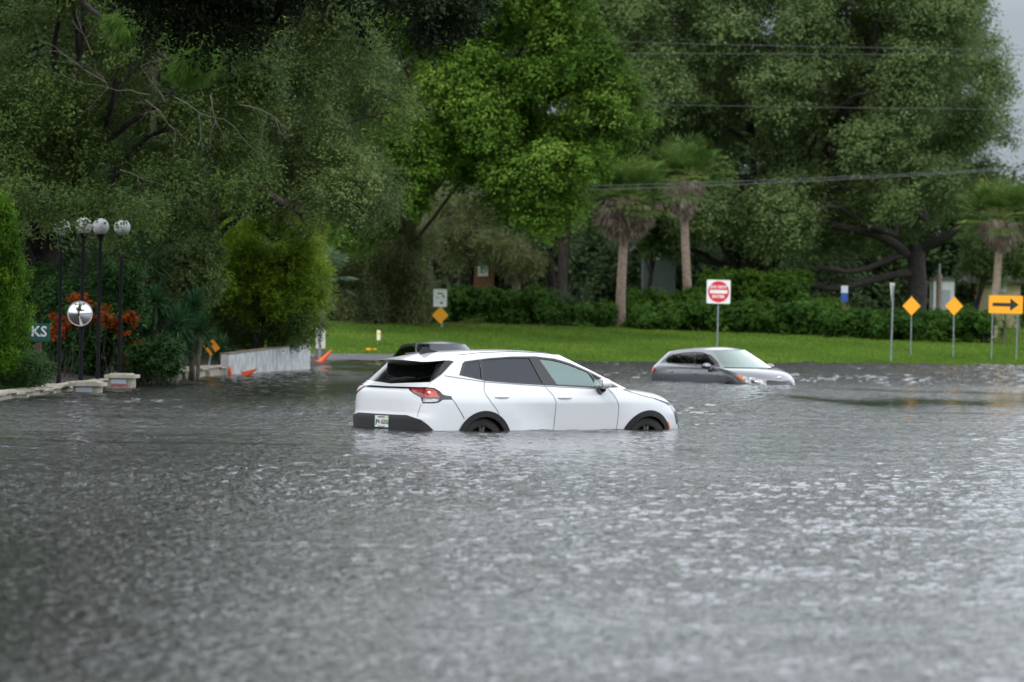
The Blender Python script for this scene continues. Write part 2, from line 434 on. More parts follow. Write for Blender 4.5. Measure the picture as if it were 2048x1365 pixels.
def make_car(S, root, detail=True):
    lo = Shell(S['xr'], S['xf'], S['w'], S['ar'], S['af'], S['nr'], S['nf'], S['bulge'])
    up = Shell(S['xr'], S['xfu'], S['w'], S['ar'], S['afu'], S['nr'], S['nfu'], S['bulge'])
    zb, paint = S['zb'], S['paint']
    # ---- body
    b = MB().mat(paint)
    def arch(cx, r0, z0, n=14, rev=False):
        a0 = math.asin(max(-1, min(1, (z0 - S['wz']) / r0)))
        pts = [('s', cx - r0 * math.cos(a), S['wz'] + r0 * math.sin(a) * S.get('asq', 1)) for a in np.linspace(a0, math.pi - a0, n)]
        return pts
    ri, ro = S['arch_in'], S['arch_out']; zs = S['zs']
    low = [('r', 0, zs), ('r', -.5, zs)] + [('s', S['wr'] - ri * 1.2, zs)] + arch(S['wr'], ri, zs) + arch(S['wf'], ri, zs)
    low += [('s', S['wf'] + ri * 1.25, zs), ('f', -.4, zs), ('f', 0, zs)]
    nose = [('f', 0, S['nose'][0]), ('f', -.3, S['nose'][1]), ('f', -.55, S['nose'][2])]
    low += nose + [('s', x, z) for x, z in S['fender'][::-1]] + [('s', .75, zb), ('r', -.6, zb), ('r', 0, zb)]
    patch(b, lo, low)
    # upper structure with the window opening cut out
    rimz = smooth_tab(S['rimz'], .1)
    xs_r = S['rim_x']
    rg = S['rear_glass']           # half outline (y, z) from bottom centre up
    wsg = S['wind']                # (y, z) bottom edge .. top edge
    rim_side = [('s', x, float(rimz(x))) for x in np.linspace(xs_r[1], xs_r[0], 12)]
    outer = [('u', 0, zb), ('u', 0, rg[0][1]), ('u', rg[1][0], rg[1][1]), ('u', rg[2][0], rg[2][1])] + rim_side[::-1]
    zt = float(rimz(xs_r[1]))
    outer += [('f', -wsg[1][0], zt), ('f', -wsg[0][0], wsg[0][1]), ('s', S['fender'][0][0], zb), ('s', .75, zb)]
    dlo = [('s', x, z) for x, z in S['dlo']]
    patch(b, up, outer, holes=[dlo])
    b.mat('seam')
    for sheet, pts_ in S['seams']: patch(b, up if sheet[0] == 'u' else lo, [('u',) + q_[1:] for q_ in ribbon(lo, pts_, .004)] if len(sheet) > 1 else ribbon(lo, pts_, .008), off=.0035, du=.2, step=.2)
    b.mat(paint)
    # roof: rim curve round, drawn in towards the centre line
    q = [up.pt(t, zt) for t in np.linspace(3, up.us(xs_r[1], zt), 12)]
    q += [up.pt(up.us(x, float(rimz(x))), float(rimz(x))) for x in np.linspace(xs_r[1], xs_r[0], 24)[1:]]
    q += [np.array(p) for p in S['spoiler_rim']]
    q = np.array(q); m = len(q)
    cx = np.clip(q[:, 0], xs_r[0] + .25, xs_r[1] - .05)
    rc = smooth_tab(S['roof_c'], .12)
    G = []
    for t in np.linspace(0, 1, 9):
        c = np.stack([cx + (q[:, 0] - cx) * (1 - t) * 1., q[:, 1] * (1 - t), q[:, 2] + (rc(cx + (q[:, 0] - cx) * (1 - t)) - q[:, 2]) * (1 - (1 - t) ** 2)], -1)
        G.append(c)
    G = np.array(G)
    grid_add(b, G); grid_add(b, G * [1, -1, 1])
    # hood
    fx = np.array(S['fender']); Lh = 14; v = np.linspace(-1, 1, 21); G = []
    seg = np.concatenate([[0], np.cumsum(np.hypot(np.diff(fx[:, 0]), np.diff(fx[:, 1])))]); seg /= seg[-1]
    hc = S['hood_c']; hcx = np.array(hc); hs_ = np.linspace(0, 1, len(hc))
    for i in range(Lh + 1):
        t = i / Lh
        xs_, zs_ = np.interp(t, seg, fx[:, 0]), np.interp(t, seg, fx[:, 1])
        pe = lo.pt(lo.us(xs_, zs_), zs_); W = abs(pe[1])
        xc, zc = np.interp(t, hs_, hcx[:, 0]), np.interp(t, hs_, hcx[:, 1])
        k = np.abs(v) ** 2.6; k2 = np.abs(v) ** 2.2
        row = np.stack([xc * (1 - k) + xs_ * k, v * W, zc * (1 - k2) + zs_ * k2], -1); G.append(row)
    G = np.array(G)
    # last row follows the nose line
    for j, vv in enumerate(v):
        y = vv * abs(G[-1][0][1]); zz = np.interp(abs(y), [0, .3, .55, abs(G[-1][0][1])], [*S['nose'], fx[-1, 1]])
        if abs(vv) < .999: G[-1, j] = lo.pt(lo.uf(y, zz), zz)
    for k in (1, 2): G[-1 - k] = G[-1 - k] * .5 + .25 * (G[-k] + G[-2 - k])
    grid_add(b, G)
    body = b.build('body', None, root)
    # underbody, wheel wells, cabin tub
    c = MB().mat('cavity')
    Lx = S['L']
    c.box((Lx / 2, 0, zs + .06), (Lx - 1.0, 1.3, .1))
    for wx in (S['wr'], S['wf']):
        for sy in (-1, 1):
            V = []; Fc = []
            for k in range(15):
                a = math.pi * k / 14
                for yy in (S['w_mid'] - .035, .45): V.append((wx - ri * 1.01 * math.cos(a), sy * yy, S['wz'] + ri * 1.01 * math.sin(a)))
            for k in range(14): Fc.append((2 * k, 2 * k + 1, 2 * k + 3, 2 * k + 2))
            Fc.append(tuple(range(1, 30, 2)))
            c.add(V, Fc)
    c.box((Lx * .47, 0, zb - .30), (Lx * .52, 1.45, .06)); c.box((Lx * .68, 0, zb - .1), (.25, 1.4, .3))
    c.build('underbody', None, root)
    # cowl
    pts = []
    k = MB().mat('gloss_black')
    rowA = [up.pt(up.uf(y, zb), zb) for y in np.linspace(-.8, .8, 15)]; rowB = [p + np.array([.10, 0, -.045]) for p in rowA]
    rowA = [p + np.array([-.04, 0, .0]) for p in rowA]
    grid_add(k, [rowA, rowB]); k.build('cowl', None, root)
    # ---- glass
    g = MB(); ws = [('f', wsg[0][0], wsg[0][1] + .012), ('f', -wsg[0][0], wsg[0][1] + .012), ('f', -wsg[1][0], zt), ('f', wsg[1][0], zt)]
    patch(g, up, ws, center='f', both=False); g.build('windscreen', S.get('wind_mat', 'glass_wind'), root)
    g = MB(); rr = [('u', 0, rg[0][1]), ('u', rg[1][0], rg[1][1]), ('u', rg[2][0], rg[2][1]), ('u', 0, rg[2][1]), ('u', -rg[2][0], rg[2][1]), ('u', -rg[1][0], rg[1][1])]
    patch(g, up, rr, both=False); g.build('rear_window', 'glass_rear', root)
    for name, pl, gm in S['panes']:
        for sy in (1, -1):
            g = MB(); patch(g, up, [('s', x, z) for x, z in pl], off=-.006, both=False)
            if sy < 0: g.v = [(a, -b_, c_) for a, b_, c_ in g.v]; g.n = [(a, -b_, c_) for a, b_, c_ in g.n]; g.f = [f[::-1] for f in g.f]
            g.build(name, gm, root)
    tr = MB(); patch(tr, up, dlo, holes=[[('s', x, z) for x, z in pl] for _, pl, _ in S['panes']], off=.003)
    tr.build('window_trim', S.get('trim', 'gloss_black'), root)
    # ---- overlays
    for name, m, sheet, pl, center, off, both in S['over']:
        p = MB(); patch(p, up if sheet == 'u' else lo, pl, center=center, off=off, both=False, step=.03, du=.03)
        for sy in ((1, -1) if both and not (name in ('rear_bumper_cladding', 'grille') and center == 'u') else (0,)):
            q_ = MB(); q_.v, q_.f, q_.n, q_.mi, q_.sm, q_.hasn = list(p.v), list(p.f), list(p.n), list(p.mi), list(p.sm), True
            if sy <= 0 and both:
                mv = [(a, -b_, c_) for a, b_, c_ in p.v]; mn = [(a, -b_, c_) for a, b_, c_ in p.n]; mf = [f[::-1] for f in p.f]
                if sy < 0: q_.v, q_.n, q_.f = mv, mn, mf
                else:
                    k_ = len(p.v); q_.v = p.v + mv; q_.n = p.n + mn; q_.f = p.f + [tuple(i + k_ for i in f) for f in mf]; q_.mi = p.mi * 2; q_.sm = p.sm * 2
            q_.build(name, m, root)
    # ---- interior
    for (x, y) in ((S['seat'][0], -.38), (S['seat'][0], .38), (S['seat'][1], -.38), (S['seat'][1], .38)):
        h = S['seat_z']; s_ = MB()
        s_.add(*rbox((x, y, h + .28), (.14, .48, .58), -.25), smooth=False)
        s_.tube([(x - .10, y, h + .52), (x - .13, y, h + .66)], .02, 6)
        s_.sphere((x - .14, y, h + .68), .1, 12, 8, (.55, 1.25, .95)); s_.build('seat', 'seat_cloth', root)
    d = MB(); d.sphere((S['dash'], 0, S['seat_z'] + .25), .7, 20, 8, (.32, 1.05, .26)); d.build('dashboard', 'seat_cloth', root)
    st = MB(); cxx = S['dash'] - .32
    ring = [(cxx + .06 * math.sin(a), .38 + .18 * math.cos(a), S['seat_z'] + .38 + .17 * math.sin(a)) for a in np.linspace(0, 2 * math.pi, 20)]
    st.tube(ring, .016, 6, False); st.build('steering_wheel', 'seat_cloth', root)
    # ---- wheels, mirrors, handles
    for wx in (S['wr'], S['wf']):
        for sy in (-1, 1): wheel(root, wx, sy * (S['w_mid'] - .15), S['wheel_r'])
    for sy in (-1, 1):
        x, y, z = S['mirror']
        m_ = MB().mat(paint); m_.sphere((x, sy * y, z), .1, 16, 10, (1.05, 1.15, .74))
        m_.mat('gloss_black').tube([(x + .03, sy * (y - .16), z - .12), (x, sy * (y - .03), z - .07)], [.055, .05], 8)
        m_.mat('window_dark').box((x - .100, sy * y, z), (.006, .17, .11)); m_.build('side_mirror', None, root)
        for hx, hz in S['handles']:
            q_ = lo.pt(lo.us(hx, hz), hz)
            h_ = MB(); h_.sphere((q_[0], sy * (abs(q_[1]) + .008), q_[2]), .12, 14, 8, (1.0, .16, .15)); h_.build('door_handle', S.get('handle_mat', paint), root)
    return lo, up
def rbox(c, d, ry=0):
    x, y, z = d[0] / 2, d[1] / 2, d[2] / 2
    V = []; M = Matrix.Rotation(ry, 4, 'Y'); bx = .85
    for zz, k in ((-z, 1), (z * .8, 1), (z, bx)):
        for a, b_ in ((-x * k, -y * k), (x * k, -y * k), (x * k, y * k), (-x * k, y * k)): V.append(M @ Vector((a, b_, zz)) + Vector(c))
    Fc = [(3, 2, 1, 0), (8, 9, 10, 11)]
    for r_ in (0, 4):
        for i in range(4): Fc.append((r_ + i, r_ + (i + 1) % 4, r_ + 4 + (i + 1) % 4, r_ + 4 + i))
    return V, Fc

def g2(x, c, s_): return np.exp(-.5 * ((x - c) / s_) ** 2)
def suv_bulge(x, z):
    fl = .022 * (g2(x, 1.01, .42) + g2(x, 3.76, .42)) * g2(z, .82, .16)
    tuck = -.075 * np.clip((x - 1.35 - .9 * (.93 - z)) / .55, 0, 1) * np.clip((3.55 - x) / .35, 0, 1) * np.clip((.925 - z) / .45, 0, 1)
    return fl + tuck - .012 * ((x - 2.3) / 2.3) ** 2
SUV = dict(L=4.66, paint='paint_white', zb=1.10, zs=.25, wz=.36, wr=1.01, wf=3.76, w_mid=.925, wheel_r=.365, arch_in=.385, arch_out=.455,
    xr=[(.2, .10), (.45, .01), (.57, 0), (.72, 0), (.76, .015), (.95, .03), (1.06, .045), (1.10, .07), (1.15, .15), (1.30, .31), (1.42, .43), (1.5, .52), (1.6, .62)],
    xf=[(.2, 4.58), (.45, 4.69), (.62, 4.70), (.75, 4.67), (.88, 4.59), (1.0, 4.52), (1.12, 4.44)],
    xfu=[(.2, 4.6), (1.0, 3.95), (1.10, 3.72), (1.3, 3.27), (1.55, 2.68), (1.62, 2.5)],
    w=[(.2, .88), (.4, .922), (.6, .932), (.85, .938), (.93, .940), (1.0, .930), (1.06, .908), (1.10, .887), (1.15, .855), (1.2, .828), (1.3, .785), (1.45, .715), (1.52, .68), (1.60, .62)],
    ar=[(.2, .46), (.95, .44), (1.12, .36), (1.25, .30), (1.6, .28)], af=[(.2, 1.05), (1.1, 1.1)], afu=[(.2, .6), (1.6, .5)], nr=3.6, nf=2.6, nfu=2.4,
    bulge=suv_bulge, nose=(.86, .865, .86),
    fender=[(3.33, 1.10), (3.50, 1.055), (3.70, 1.01), (3.87, .983), (4.06, .935), (4.20, .885), (4.29, .838)],
    hood_c=[(3.78, 1.085), (3.95, 1.085), (4.12, 1.07), (4.28, 1.045), (4.42, 1.00), (4.52, .94), (4.58, .86)],
    rimz=[(.4, 1.455), (.8, 1.497), (1.2, 1.535), (1.6, 1.552), (2.3, 1.552)], rim_x=(.58, 2.2),
    rear_glass=[(0, 1.148), (.56, 1.185), (.52, 1.45)], wind=[(.76, 1.105), (.50, 1.55)],
    spoiler_rim=[(.52, -.665, 1.468), (.42, -.64, 1.458), (.33, -.60, 1.449), (.27, -.53, 1.447), (.235, -.35, 1.457), (.215, -.18, 1.463), (.21, 0, 1.465)],
    roof_c=[(0, 1.458), (.2, 1.478), (.42, 1.525), (.66, 1.556), (1.29, 1.60), (1.8, 1.612), (2.26, 1.605), (2.5, 1.585), (2.7, 1.55)],
    dlo=[(3.30, 1.122), (3.12, 1.225), (2.90, 1.332), (2.57, 1.445), (2.32, 1.502), (2.01, 1.530), (1.62, 1.525), (1.26, 1.503), (.84, 1.458), (.795, 1.43), (.696, 1.277), (1.10, 1.202), (1.55, 1.172), (2.0, 1.150), (2.9, 1.112)],
    panes=[('quarter_window', [(.845, 1.425), (1.085, 1.470), (1.035, 1.228), (.745, 1.278)], 'glass_tint'),
           ('side_window', [(1.125, 1.476), (1.55, 1.503), (1.90, 1.505), (2.02, 1.170), (1.55, 1.190), (1.07, 1.220)], 'glass_tint'),
           ('side_window', [(2.06, 1.500), (2.3, 1.475), (2.55, 1.42), (2.83, 1.325), (2.93, 1.132), (2.25, 1.158)], 'glass_clear'),
           ('vent_window', [(2.885, 1.300), (3.02, 1.235), (3.16, 1.145), (2.975, 1.135)], 'glass_tint')],
    over=[
        ('rear_bumper_cladding', 'trim_black', 'l', [('u', 0, .745), ('u', .367, .747), ('u', .50, .705), ('u', .53, .696), ('u', .614, .634), ('u', .686, .569), ('u', .80, .43), ('s', .60, .27), ('u', .3, .27), ('u', 0, .27)], 'u', .012, True),
        ('wheel_arch_trim', 'trim_black', 'l', [('s', 1.01 - .455 * math.cos(a), .36 + .455 * math.sin(a)) for a in np.linspace(-.2, math.pi + .2, 26)] + [('s', 1.01 - .375 * math.cos(a), .36 + .375 * math.sin(a)) for a in np.linspace(math.pi + .2, -.2, 26)], 'u', .012, True),
        ('wheel_arch_trim', 'trim_black', 'l', [('s', 3.76 - .455 * math.cos(a), .36 + .455 * math.sin(a)) for a in np.linspace(-.2, math.pi + .2, 26)] + [('s', 3.76 - .375 * math.cos(a), .36 + .375 * math.sin(a)) for a in np.linspace(math.pi + .2, -.2, 26)], 'u', .012, True),
        ('sill_trim', 'trim_black', 'l', [('s', 1.44, .40), ('s', 3.33, .40), ('s', 3.36, .26), ('s', 1.41, .26)], 'u', .012, True),
        ('light_bar', 'gloss_black', 'l', [('u', -.45, 1.114), ('u', 0, 1.110), ('u', .45, 1.114), ('u', .45, 1.092), ('u', 0, 1.088), ('u', -.45, 1.092)], 'u', .005, False),
        ('tail_light', 'gloss_black', 'l', [('u', 0.325, 1.107), ('u', 0.544, 1.117), ('u', 0.685, 1.108), ('u', 0.8, 1.07), ('u', 0.853, 1.026), ('u', 0.93, 1.012), ('u', 1.007, 1.006), ('u', 1.01, 0.961), ('u', 0.832, 0.961), ('u', 0.744, 0.924), ('u', 0.66, 0.912), ('u', 0.523, 0.91), ('u', 0.5, 0.985), ('u', 0.417, 1.034)], 'u', .005, True),
        ('tail_light_lens', 'lamp_red_deep', 'l', [('u', 0.363, 1.096), ('u', 0.523, 1.1), ('u', 0.549, 1.055), ('u', 0.534, 0.984), ('u', 0.507, 1.001), ('u', 0.435, 1.043)], 'u', .009, True),
        ('tail_light_lens', 'lamp_red', 'l', [('u', 0.556, 1.097), ('u', 0.674, 1.09), ('u', 0.757, 1.055), ('u', 0.784, 0.99), ('u', 0.789, 0.982), ('u', 0.549, 0.98)], 'u', .009, True),
        ('tail_light_peach', 'lamp_peach', 'l', [('u', 0.618, 1.045), ('u', 0.7, 1.068), ('u', 0.735, 1.035), ('u', 0.745, 0.992), ('u', 0.6, 0.99)], 'u', .012, True),  # peach-coloured area of the lens
        ('tail_light_stripe', 'lamp_red', 'l', [('u', 0.375, 1.088), ('u', 0.4, 1.088), ('u', 0.52, 0.998), ('u', 0.545, 1.0), ('u', 0.545, 0.985), ('u', 0.525, 0.985)], 'u', .012, True),
        ('reverse_light', 'lamp_clear', 'l', [('u', 0.533, 0.971), ('u', 0.76, 0.972), ('u', 0.715, 0.936), ('u', 0.64, 0.928), ('u', 0.527, 0.926)], 'u', .009, True),
        ('tail_light_fin', 'gloss_black', 'l', [('u', 0.725, 1.078), ('u', 0.745, 1.07), ('u', 0.8, 0.985), ('u', 0.78, 0.985)], 'u', .015, True),
        ('pillar_panel', 'gloss_black', 'u', [('u', 0.548, 1.182), ('u', 0.565, 1.187), ('u', 0.68, 1.284), ('u', 0.753, 1.4), ('u', 0.8, 1.452), ('u', 0.66, 1.462), ('u', 0.51, 1.452), ('u', 0.5, 1.4)], 'u', .010, True),
        ('headlight', 'gloss_black', 'l', [('u', 2.215, 0.98), ('u', 2.33, 0.942), ('u', 2.467, 0.888), ('u', 2.6, 0.838), ('u', 2.6, 0.8), ('u', 2.43, 0.868), ('u', 2.33, 0.922)], 'u', .008, True),
        ('headlight_lens', 'lamp_clear', 'l', [('u', 2.42, 0.858), ('u', 2.575, 0.825), ('u', 2.7, 0.84), ('u', 2.7, 0.78), ('u', 2.575, 0.777), ('u', 2.44, 0.8)], 'u', .006, True),
        ('grille', 'gloss_black', 'l', [('u', 2.44, 0.793), ('u', 2.575, 0.771), ('u', 2.75, 0.77), ('u', 3.0, 0.8), ('u', 3.0, 0.45), ('u', 2.75, 0.42), ('u', 2.57, 0.5), ('u', 2.56, 0.584), ('u', 2.445, 0.63)], 'u', .007, True),
        ('side_marker', 'lamp_amber', 'l', [('s', 4.10, .655), ('s', 4.135, .655), ('s', 4.195, .53), ('s', 4.17, .52)], 'u', .016, True),
    ],
    seams=[('l', [(1.02, 1.10), (1.03, 1.02), (1.10, .93), (1.20, .82), (1.24, .74)]), ('u', [(1.085, 1.22), (1.03, 1.10)]),
           ('l', [(2.06, 1.10), (2.13, 1.02), (2.175, .93), (2.185, .8), (2.19, .42)]), ('u', [(2.035, 1.15), (2.06, 1.10)]),
           ('l', [(3.09, 1.10), (3.17, 1.0), (3.23, .89), (3.245, .75), (3.25, .45)]),
           
           ('u', [(.46, 1.268), (1.10, 1.188), (2.0, 1.136), (2.9, 1.102)]),
           ('l', [(3.35, 1.09), (3.52, 1.045), (3.71, 1.00), (3.88, .975), (4.07, .925), (4.19, .88)]),
           ('lu', [(.509, .905), (.482, .80), (.484, .73)]), ('lu', [(1.010, .961), (1.04, .84), (1.073, .712)]), ('uu', [(.559, 1.122), (.571, 1.179)])],
    seat=(1.55, 2.45), seat_z=.62, dash=3.2, mirror=(2.92, 1.02, 1.175), handles=[(1.28, .995), (2.32, .985)])

def hatch_bulge(x, z):
    fl = .018 * (g2(x, .80, .40) + g2(x, 3.48, .40)) * g2(z, .72, .15)
    return fl - .014 * ((x - 2.1) / 2.1) ** 2
HATCH = dict(L=4.35, paint='paint_silver', zb=.93, zs=.20, wz=.285, wr=.78, wf=3.48, w_mid=.885, wheel_r=.30, arch_in=.31, arch_out=.31,
    xr=[(.2, .10), (.5, 0), (.62, 0), (.7, .03), (.88, .07), (.95, .10), (1.0, .16), (1.15, .33), (1.3, .50), (1.45, .66)],
    xf=[(.2, 4.34), (.42, 4.43), (.6, 4.41), (.7, 4.34), (.8, 4.24), (.95, 4.12)],
    xfu=[(.2, 4.4), (.85, 3.62), (.93, 3.42), (1.36, 2.55), (1.45, 2.4)],
    w=[(.2, .84), (.42, .875), (.6, .885), (.75, .888), (.86, .872), (.93, .845), (1.0, .795), (1.1, .755), (1.25, .68), (1.36, .61), (1.45, .54)],
    ar=[(.2, .5), (1.0, .45), (1.45, .4)], af=[(.2, 1.1), (.95, 1.1)], afu=[(.2, .6), (1.45, .55)], nr=2.8, nf=2.3, nfu=2.3,
    bulge=hatch_bulge, nose=(.70, .70, .69),
    fender=[(3.06, .93), (3.25, .905), (3.45, .868), (3.65, .822), (3.80, .775), (3.92, .725)],
    hood_c=[(3.48, .925), (3.65, .922), (3.80, .905), (3.95, .878), (4.10, .835), (4.23, .78), (4.33, .70)],
    rimz=[(.4, 1.24), (.65, 1.275), (1.0, 1.33), (1.5, 1.36), (2.3, 1.36)], rim_x=(.66, 2.1),
    rear_glass=[(0, 1.0), (.56, 1.02), (.54, 1.27)], wind=[(.76, .935), (.52, 1.36)],
    spoiler_rim=[(.58, -.63, 1.265), (.53, -.60, 1.256), (.48, -.50, 1.255), (.46, -.3, 1.26), (.455, 0, 1.262)],
    roof_c=[(0.2, 1.25), (.5, 1.31), (.8, 1.36), (1.38, 1.415), (2.0, 1.43), (2.35, 1.415), (2.6, 1.36)],
    dlo=[(3.02, .945), (2.80, 1.08), (2.48, 1.225), (2.15, 1.29), (1.83, 1.305), (1.40, 1.28), (1.0, 1.225), (.80, 1.15), (.76, 1.06), (.90, 1.0), (1.4, .965), (2.0, .948)],
    panes=[('side_window', [(.87, 1.025), (.86, 1.14), (1.02, 1.205), (1.4, 1.265), (1.83, 1.29), (1.97, .962), (1.4, .978)], 'glass_tint2'),
           ('side_window', [(1.91, 1.29), (2.15, 1.275), (2.46, 1.212), (2.76, 1.082), (2.93, .962), (2.06, .960)], 'glass_tint2')],
    over=[
        ('headlight', 'lamp_clear', 'l', [('u', 2.3, 0.745), ('u', 2.416, 0.751), ('u', 2.523, 0.719), ('u', 2.632, 0.687), ('u', 2.69, 0.619), ('u', 2.713, 0.556), ('u', 2.6, 0.54), ('u', 2.47, 0.555), ('u', 2.376, 0.621)], 'u', .006, True),
        ('turn_signal', 'lamp_amber', 'l', [('u', 2.3, 0.75), ('u', 2.386, 0.754), ('u', 2.374, 0.639), ('u', 2.34, 0.654)], 'u', .010, True),
        ('headlight_bowl', 'gloss_black', 'l', [('u', 2.48, 0.66), ('u', 2.57, 0.66), ('u', 2.62, 0.62), ('u', 2.58, 0.58), ('u', 2.48, 0.585)], 'u', .010, True),
        ('grille', 'gloss_black', 'l', [('f', .36, .66), ('f', .12, .645), ('f', 0, .635), ('f', -.12, .645), ('f', -.36, .66), ('f', -.42, .60), ('f', -.38, .52), ('f', 0, .50), ('f', .38, .52), ('f', .42, .60)], 'f', .006, False),
        ('air_intake', 'gloss_black', 'l', [('f', .5, .42), ('f', -.5, .42), ('f', -.42, .28), ('f', .42, .28)], 'f', .006, False),
        ('tail_light', 'lamp_red', 'l', [('u', 0.5, 0.93), ('u', 0.7, 0.93), ('u', 0.86, 0.9), ('u', 1.01, 0.83), ('u', 0.95, 0.775), ('u', 0.8, 0.76), ('u', 0.55, 0.78)], 'u', .006, True),
    ],
    seams=[('l', [(.78, .93), (.84, .86), (.98, .72), (1.04, .6)]), ('l', [(1.94, .93), (1.95, .8), (1.95, .4)]), ('l', [(2.98, .93), (3.04, .8), (3.05, .5)]),
           ('l', [(3.10, .92), (3.45, .858), (3.70, .80)])],
    seat=(1.35, 2.25), seat_z=.48, dash=2.95, mirror=(2.72, .97, .965), handles=[(1.16, .80), (2.15, .775)])
glass_mat('glass_tint2', (.40, .52, .44), .7)

def place_car(root, O, psi_deg, z):
    root.location = (O[0], O[1], z); root.rotation_euler = (0, 0, R(psi_deg))

def curve_patch_plate(root):
    p = thing('licence_plate', None, None, (-.018, -.045, .652)); p.parent = root
    q = MB(); q.box((0, 0, 0), (.008, .31, .152)); q.build('plate_blank', 'plate_white', p)
    text_mesh('JP4', .078, 'plate_ink', p, 'lettering', .001, (-.006, .088, -.008), (math.pi / 2, 0, -math.pi / 2), .002)
    text_mesh('G5G', .078, 'plate_ink', p, 'lettering', .001, (-.006, -.088, -.008), (math.pi / 2, 0, -math.pi / 2), .002)
    o = MB(); o.sphere((-.005, -.002, -.016), .021, 12, 8, (.15, 1, 1.1)); o.sphere((-.005, -.018, .012), .018, 12, 8, (.15, 1, 1)); o.build('orange_emblem', 'orange_fruit', p)
    for z_, h_, w_ in ((.058, .014, .16), (-.066, .008, .17)): MB().box((-.0055, .0, z_), (.002, w_, h_)).build('plate_print', 'plate_ink', p)
    o = MB(); o.box((-.0058, -.130, .056), (.002, .038, .028)); o.build('sticker', 'sticker_yellow', p)

def build_suv():
    root = thing('parked_car', 'white five-door sport utility car standing in flood water above its wheel hubs, Florida plate showing', 'car')
    lo, up = make_car(SUV, root)
    # spoiler: black underside from the lip down to the glass
    s = MB().mat('spoiler_black')
    lip = [(.52, -.655), (.425, -.632), (.338, -.592), (.278, -.522), (.243, -.35), (.222, -.18), (.217, 0), (.222, .18), (.243, .35), (.278, .522), (.338, .592), (.425, .632), (.52, .655)]
    zt_ = [1.460, 1.452, 1.444, 1.442, 1.452, 1.458, 1.460, 1.458, 1.452, 1.442, 1.444, 1.452, 1.460]
    A = [(x, y, z) for (x, y), z in zip(lip, zt_)]
    zz = [1.455, 1.442, 1.425, 1.412, 1.400, 1.392, 1.389, 1.392, 1.400, 1.412, 1.425, 1.442, 1.455]
    B = []
    for (x, y), z in zip(lip, zz):
        yy = y * .985; q = up.pt(up.ur(yy, z), z); B.append((q[0] - .025, q[1], z))
    C = [(b[0] + .06, b[1] * .97, b[2] + .03) for b in B]
    k = len(A); s.add(A + B + C, [(i, i + 1, k + i + 1, k + i) for i in range(k - 1)] + [(k + i, k + i + 1, 2 * k + i + 1, 2 * k + i) for i in range(k - 1)], smooth=False)
    s.sm = [True] * len(s.f); s.build('rear_spoiler', None, root)
    f = MB(); f.prism([(.60, 1.54), (.72, 1.556), (.90, 1.565), (.86, 1.58), (.78, 1.60), (.70, 1.635), (.665, 1.64), (.64, 1.61)], -.018, .018); f.build('roof_antenna', 'trim_black', root)
    # rear wiper and brake light
    wq = MB(); wq.tube([(.185, .05, 1.19), (.24, -.20, 1.235), (.25, -.42, 1.235)], [.012, .009, .006], 6); wq.build('rear_wiper', 'trim_black', root)
    rr_ = MB(); rr_.mat('seam')
    for sy in (-1, 1):
        rr_.tube([(.78, sy * .60, 1.537), (1.2, sy * .575, 1.574), (1.7, sy * .565, 1.588), (2.3, sy * .55, 1.578)], .006, 5)
    rr_.build('roof_seam', None, root)
    curve_patch_plate(root)
    place_car(root, (-1.712, 45.0), 36, -.55)
    return root
def build_hatch(paint, label, O, psi, z, group=None):
    S = dict(HATCH); S['paint'] = paint
    if paint == 'paint_black': S['wind_mat'] = 'glass_tint'
    root = thing('parked_car', label, 'car', group=group)
    make_car(S, root)
    if paint == 'paint_silver':
        b = MB(); b.sphere((4.32, 0, .725), .05, 14, 8, (.25, 1.3, .7)); b.build('badge', 'chrome', root)
    place_car(root, O, psi, z)
    return root
build_suv()
build_hatch('paint_silver', 'silver grey hatchback facing right in water up to its headlights', (4.02, 85.6), -56, -.55)

build_hatch('paint_black', 'black car behind the white one, only its roof and windscreen clear of it', (-2.28, 83.6), -74, -.50)

# ------------------------------------------------------------------ water and ground
def water_mat():
    m = bpy.data.materials.new('water'); m.use_nodes = True; t = m.node_tree; b = t.nodes['Principled BSDF']
    b.inputs['Base Color'].default_value = (.020, .020, .018, 1); b.inputs['Roughness'].default_value = .04; b.inputs['IOR'].default_value = 1.40
    tcn = t.nodes.new('ShaderNodeTexCoord')
    def noise(scale, sx, sy, detail, rough=.55, dist=0.):
        mpn = t.nodes.new('ShaderNodeMapping'); mpn.inputs['Scale'].default_value = (sx, sy, 1)
        n = t.nodes.new('ShaderNodeTexNoise'); n.inputs['Scale'].default_value = scale; n.inputs['Detail'].default_value = detail
        n.inputs['Roughness'].default_value = rough; n.inputs['Distortion'].default_value = dist
        t.links.new(tcn.outputs['Object'], mpn.inputs[0]); t.links.new(mpn.outputs[0], n.inputs['Vector']); return n.outputs[0]
    def math_(op, a, b_):
        n = t.nodes.new('ShaderNodeMath'); n.operation = op
        for i, q in enumerate((a, b_)):
            if isinstance(q, (int, float)): n.inputs[i].default_value = q
            else: t.links.new(q, n.inputs[i])
        return n.outputs[0]
    rip = noise(12.0, 1.0, 1.1, 3, .6, .3)      # the finest ripples, below the size of the modelled waves
    slick = t.nodes.new('ShaderNodeAttribute'); slick.attribute_name = 'ripple'
    h = math_('MULTIPLY', math_('MULTIPLY', rip, .030), slick.outputs['Fac'])
    bp = t.nodes.new('ShaderNodeBump'); bp.inputs['Strength'].default_value = 1; bp.inputs['Distance'].default_value = 1
    t.links.new(h, bp.inputs['Height']); t.links.new(bp.outputs[0], b.inputs['Normal'])
    MATS['water'] = m
water_mat()
RMS_SLOPE = .080
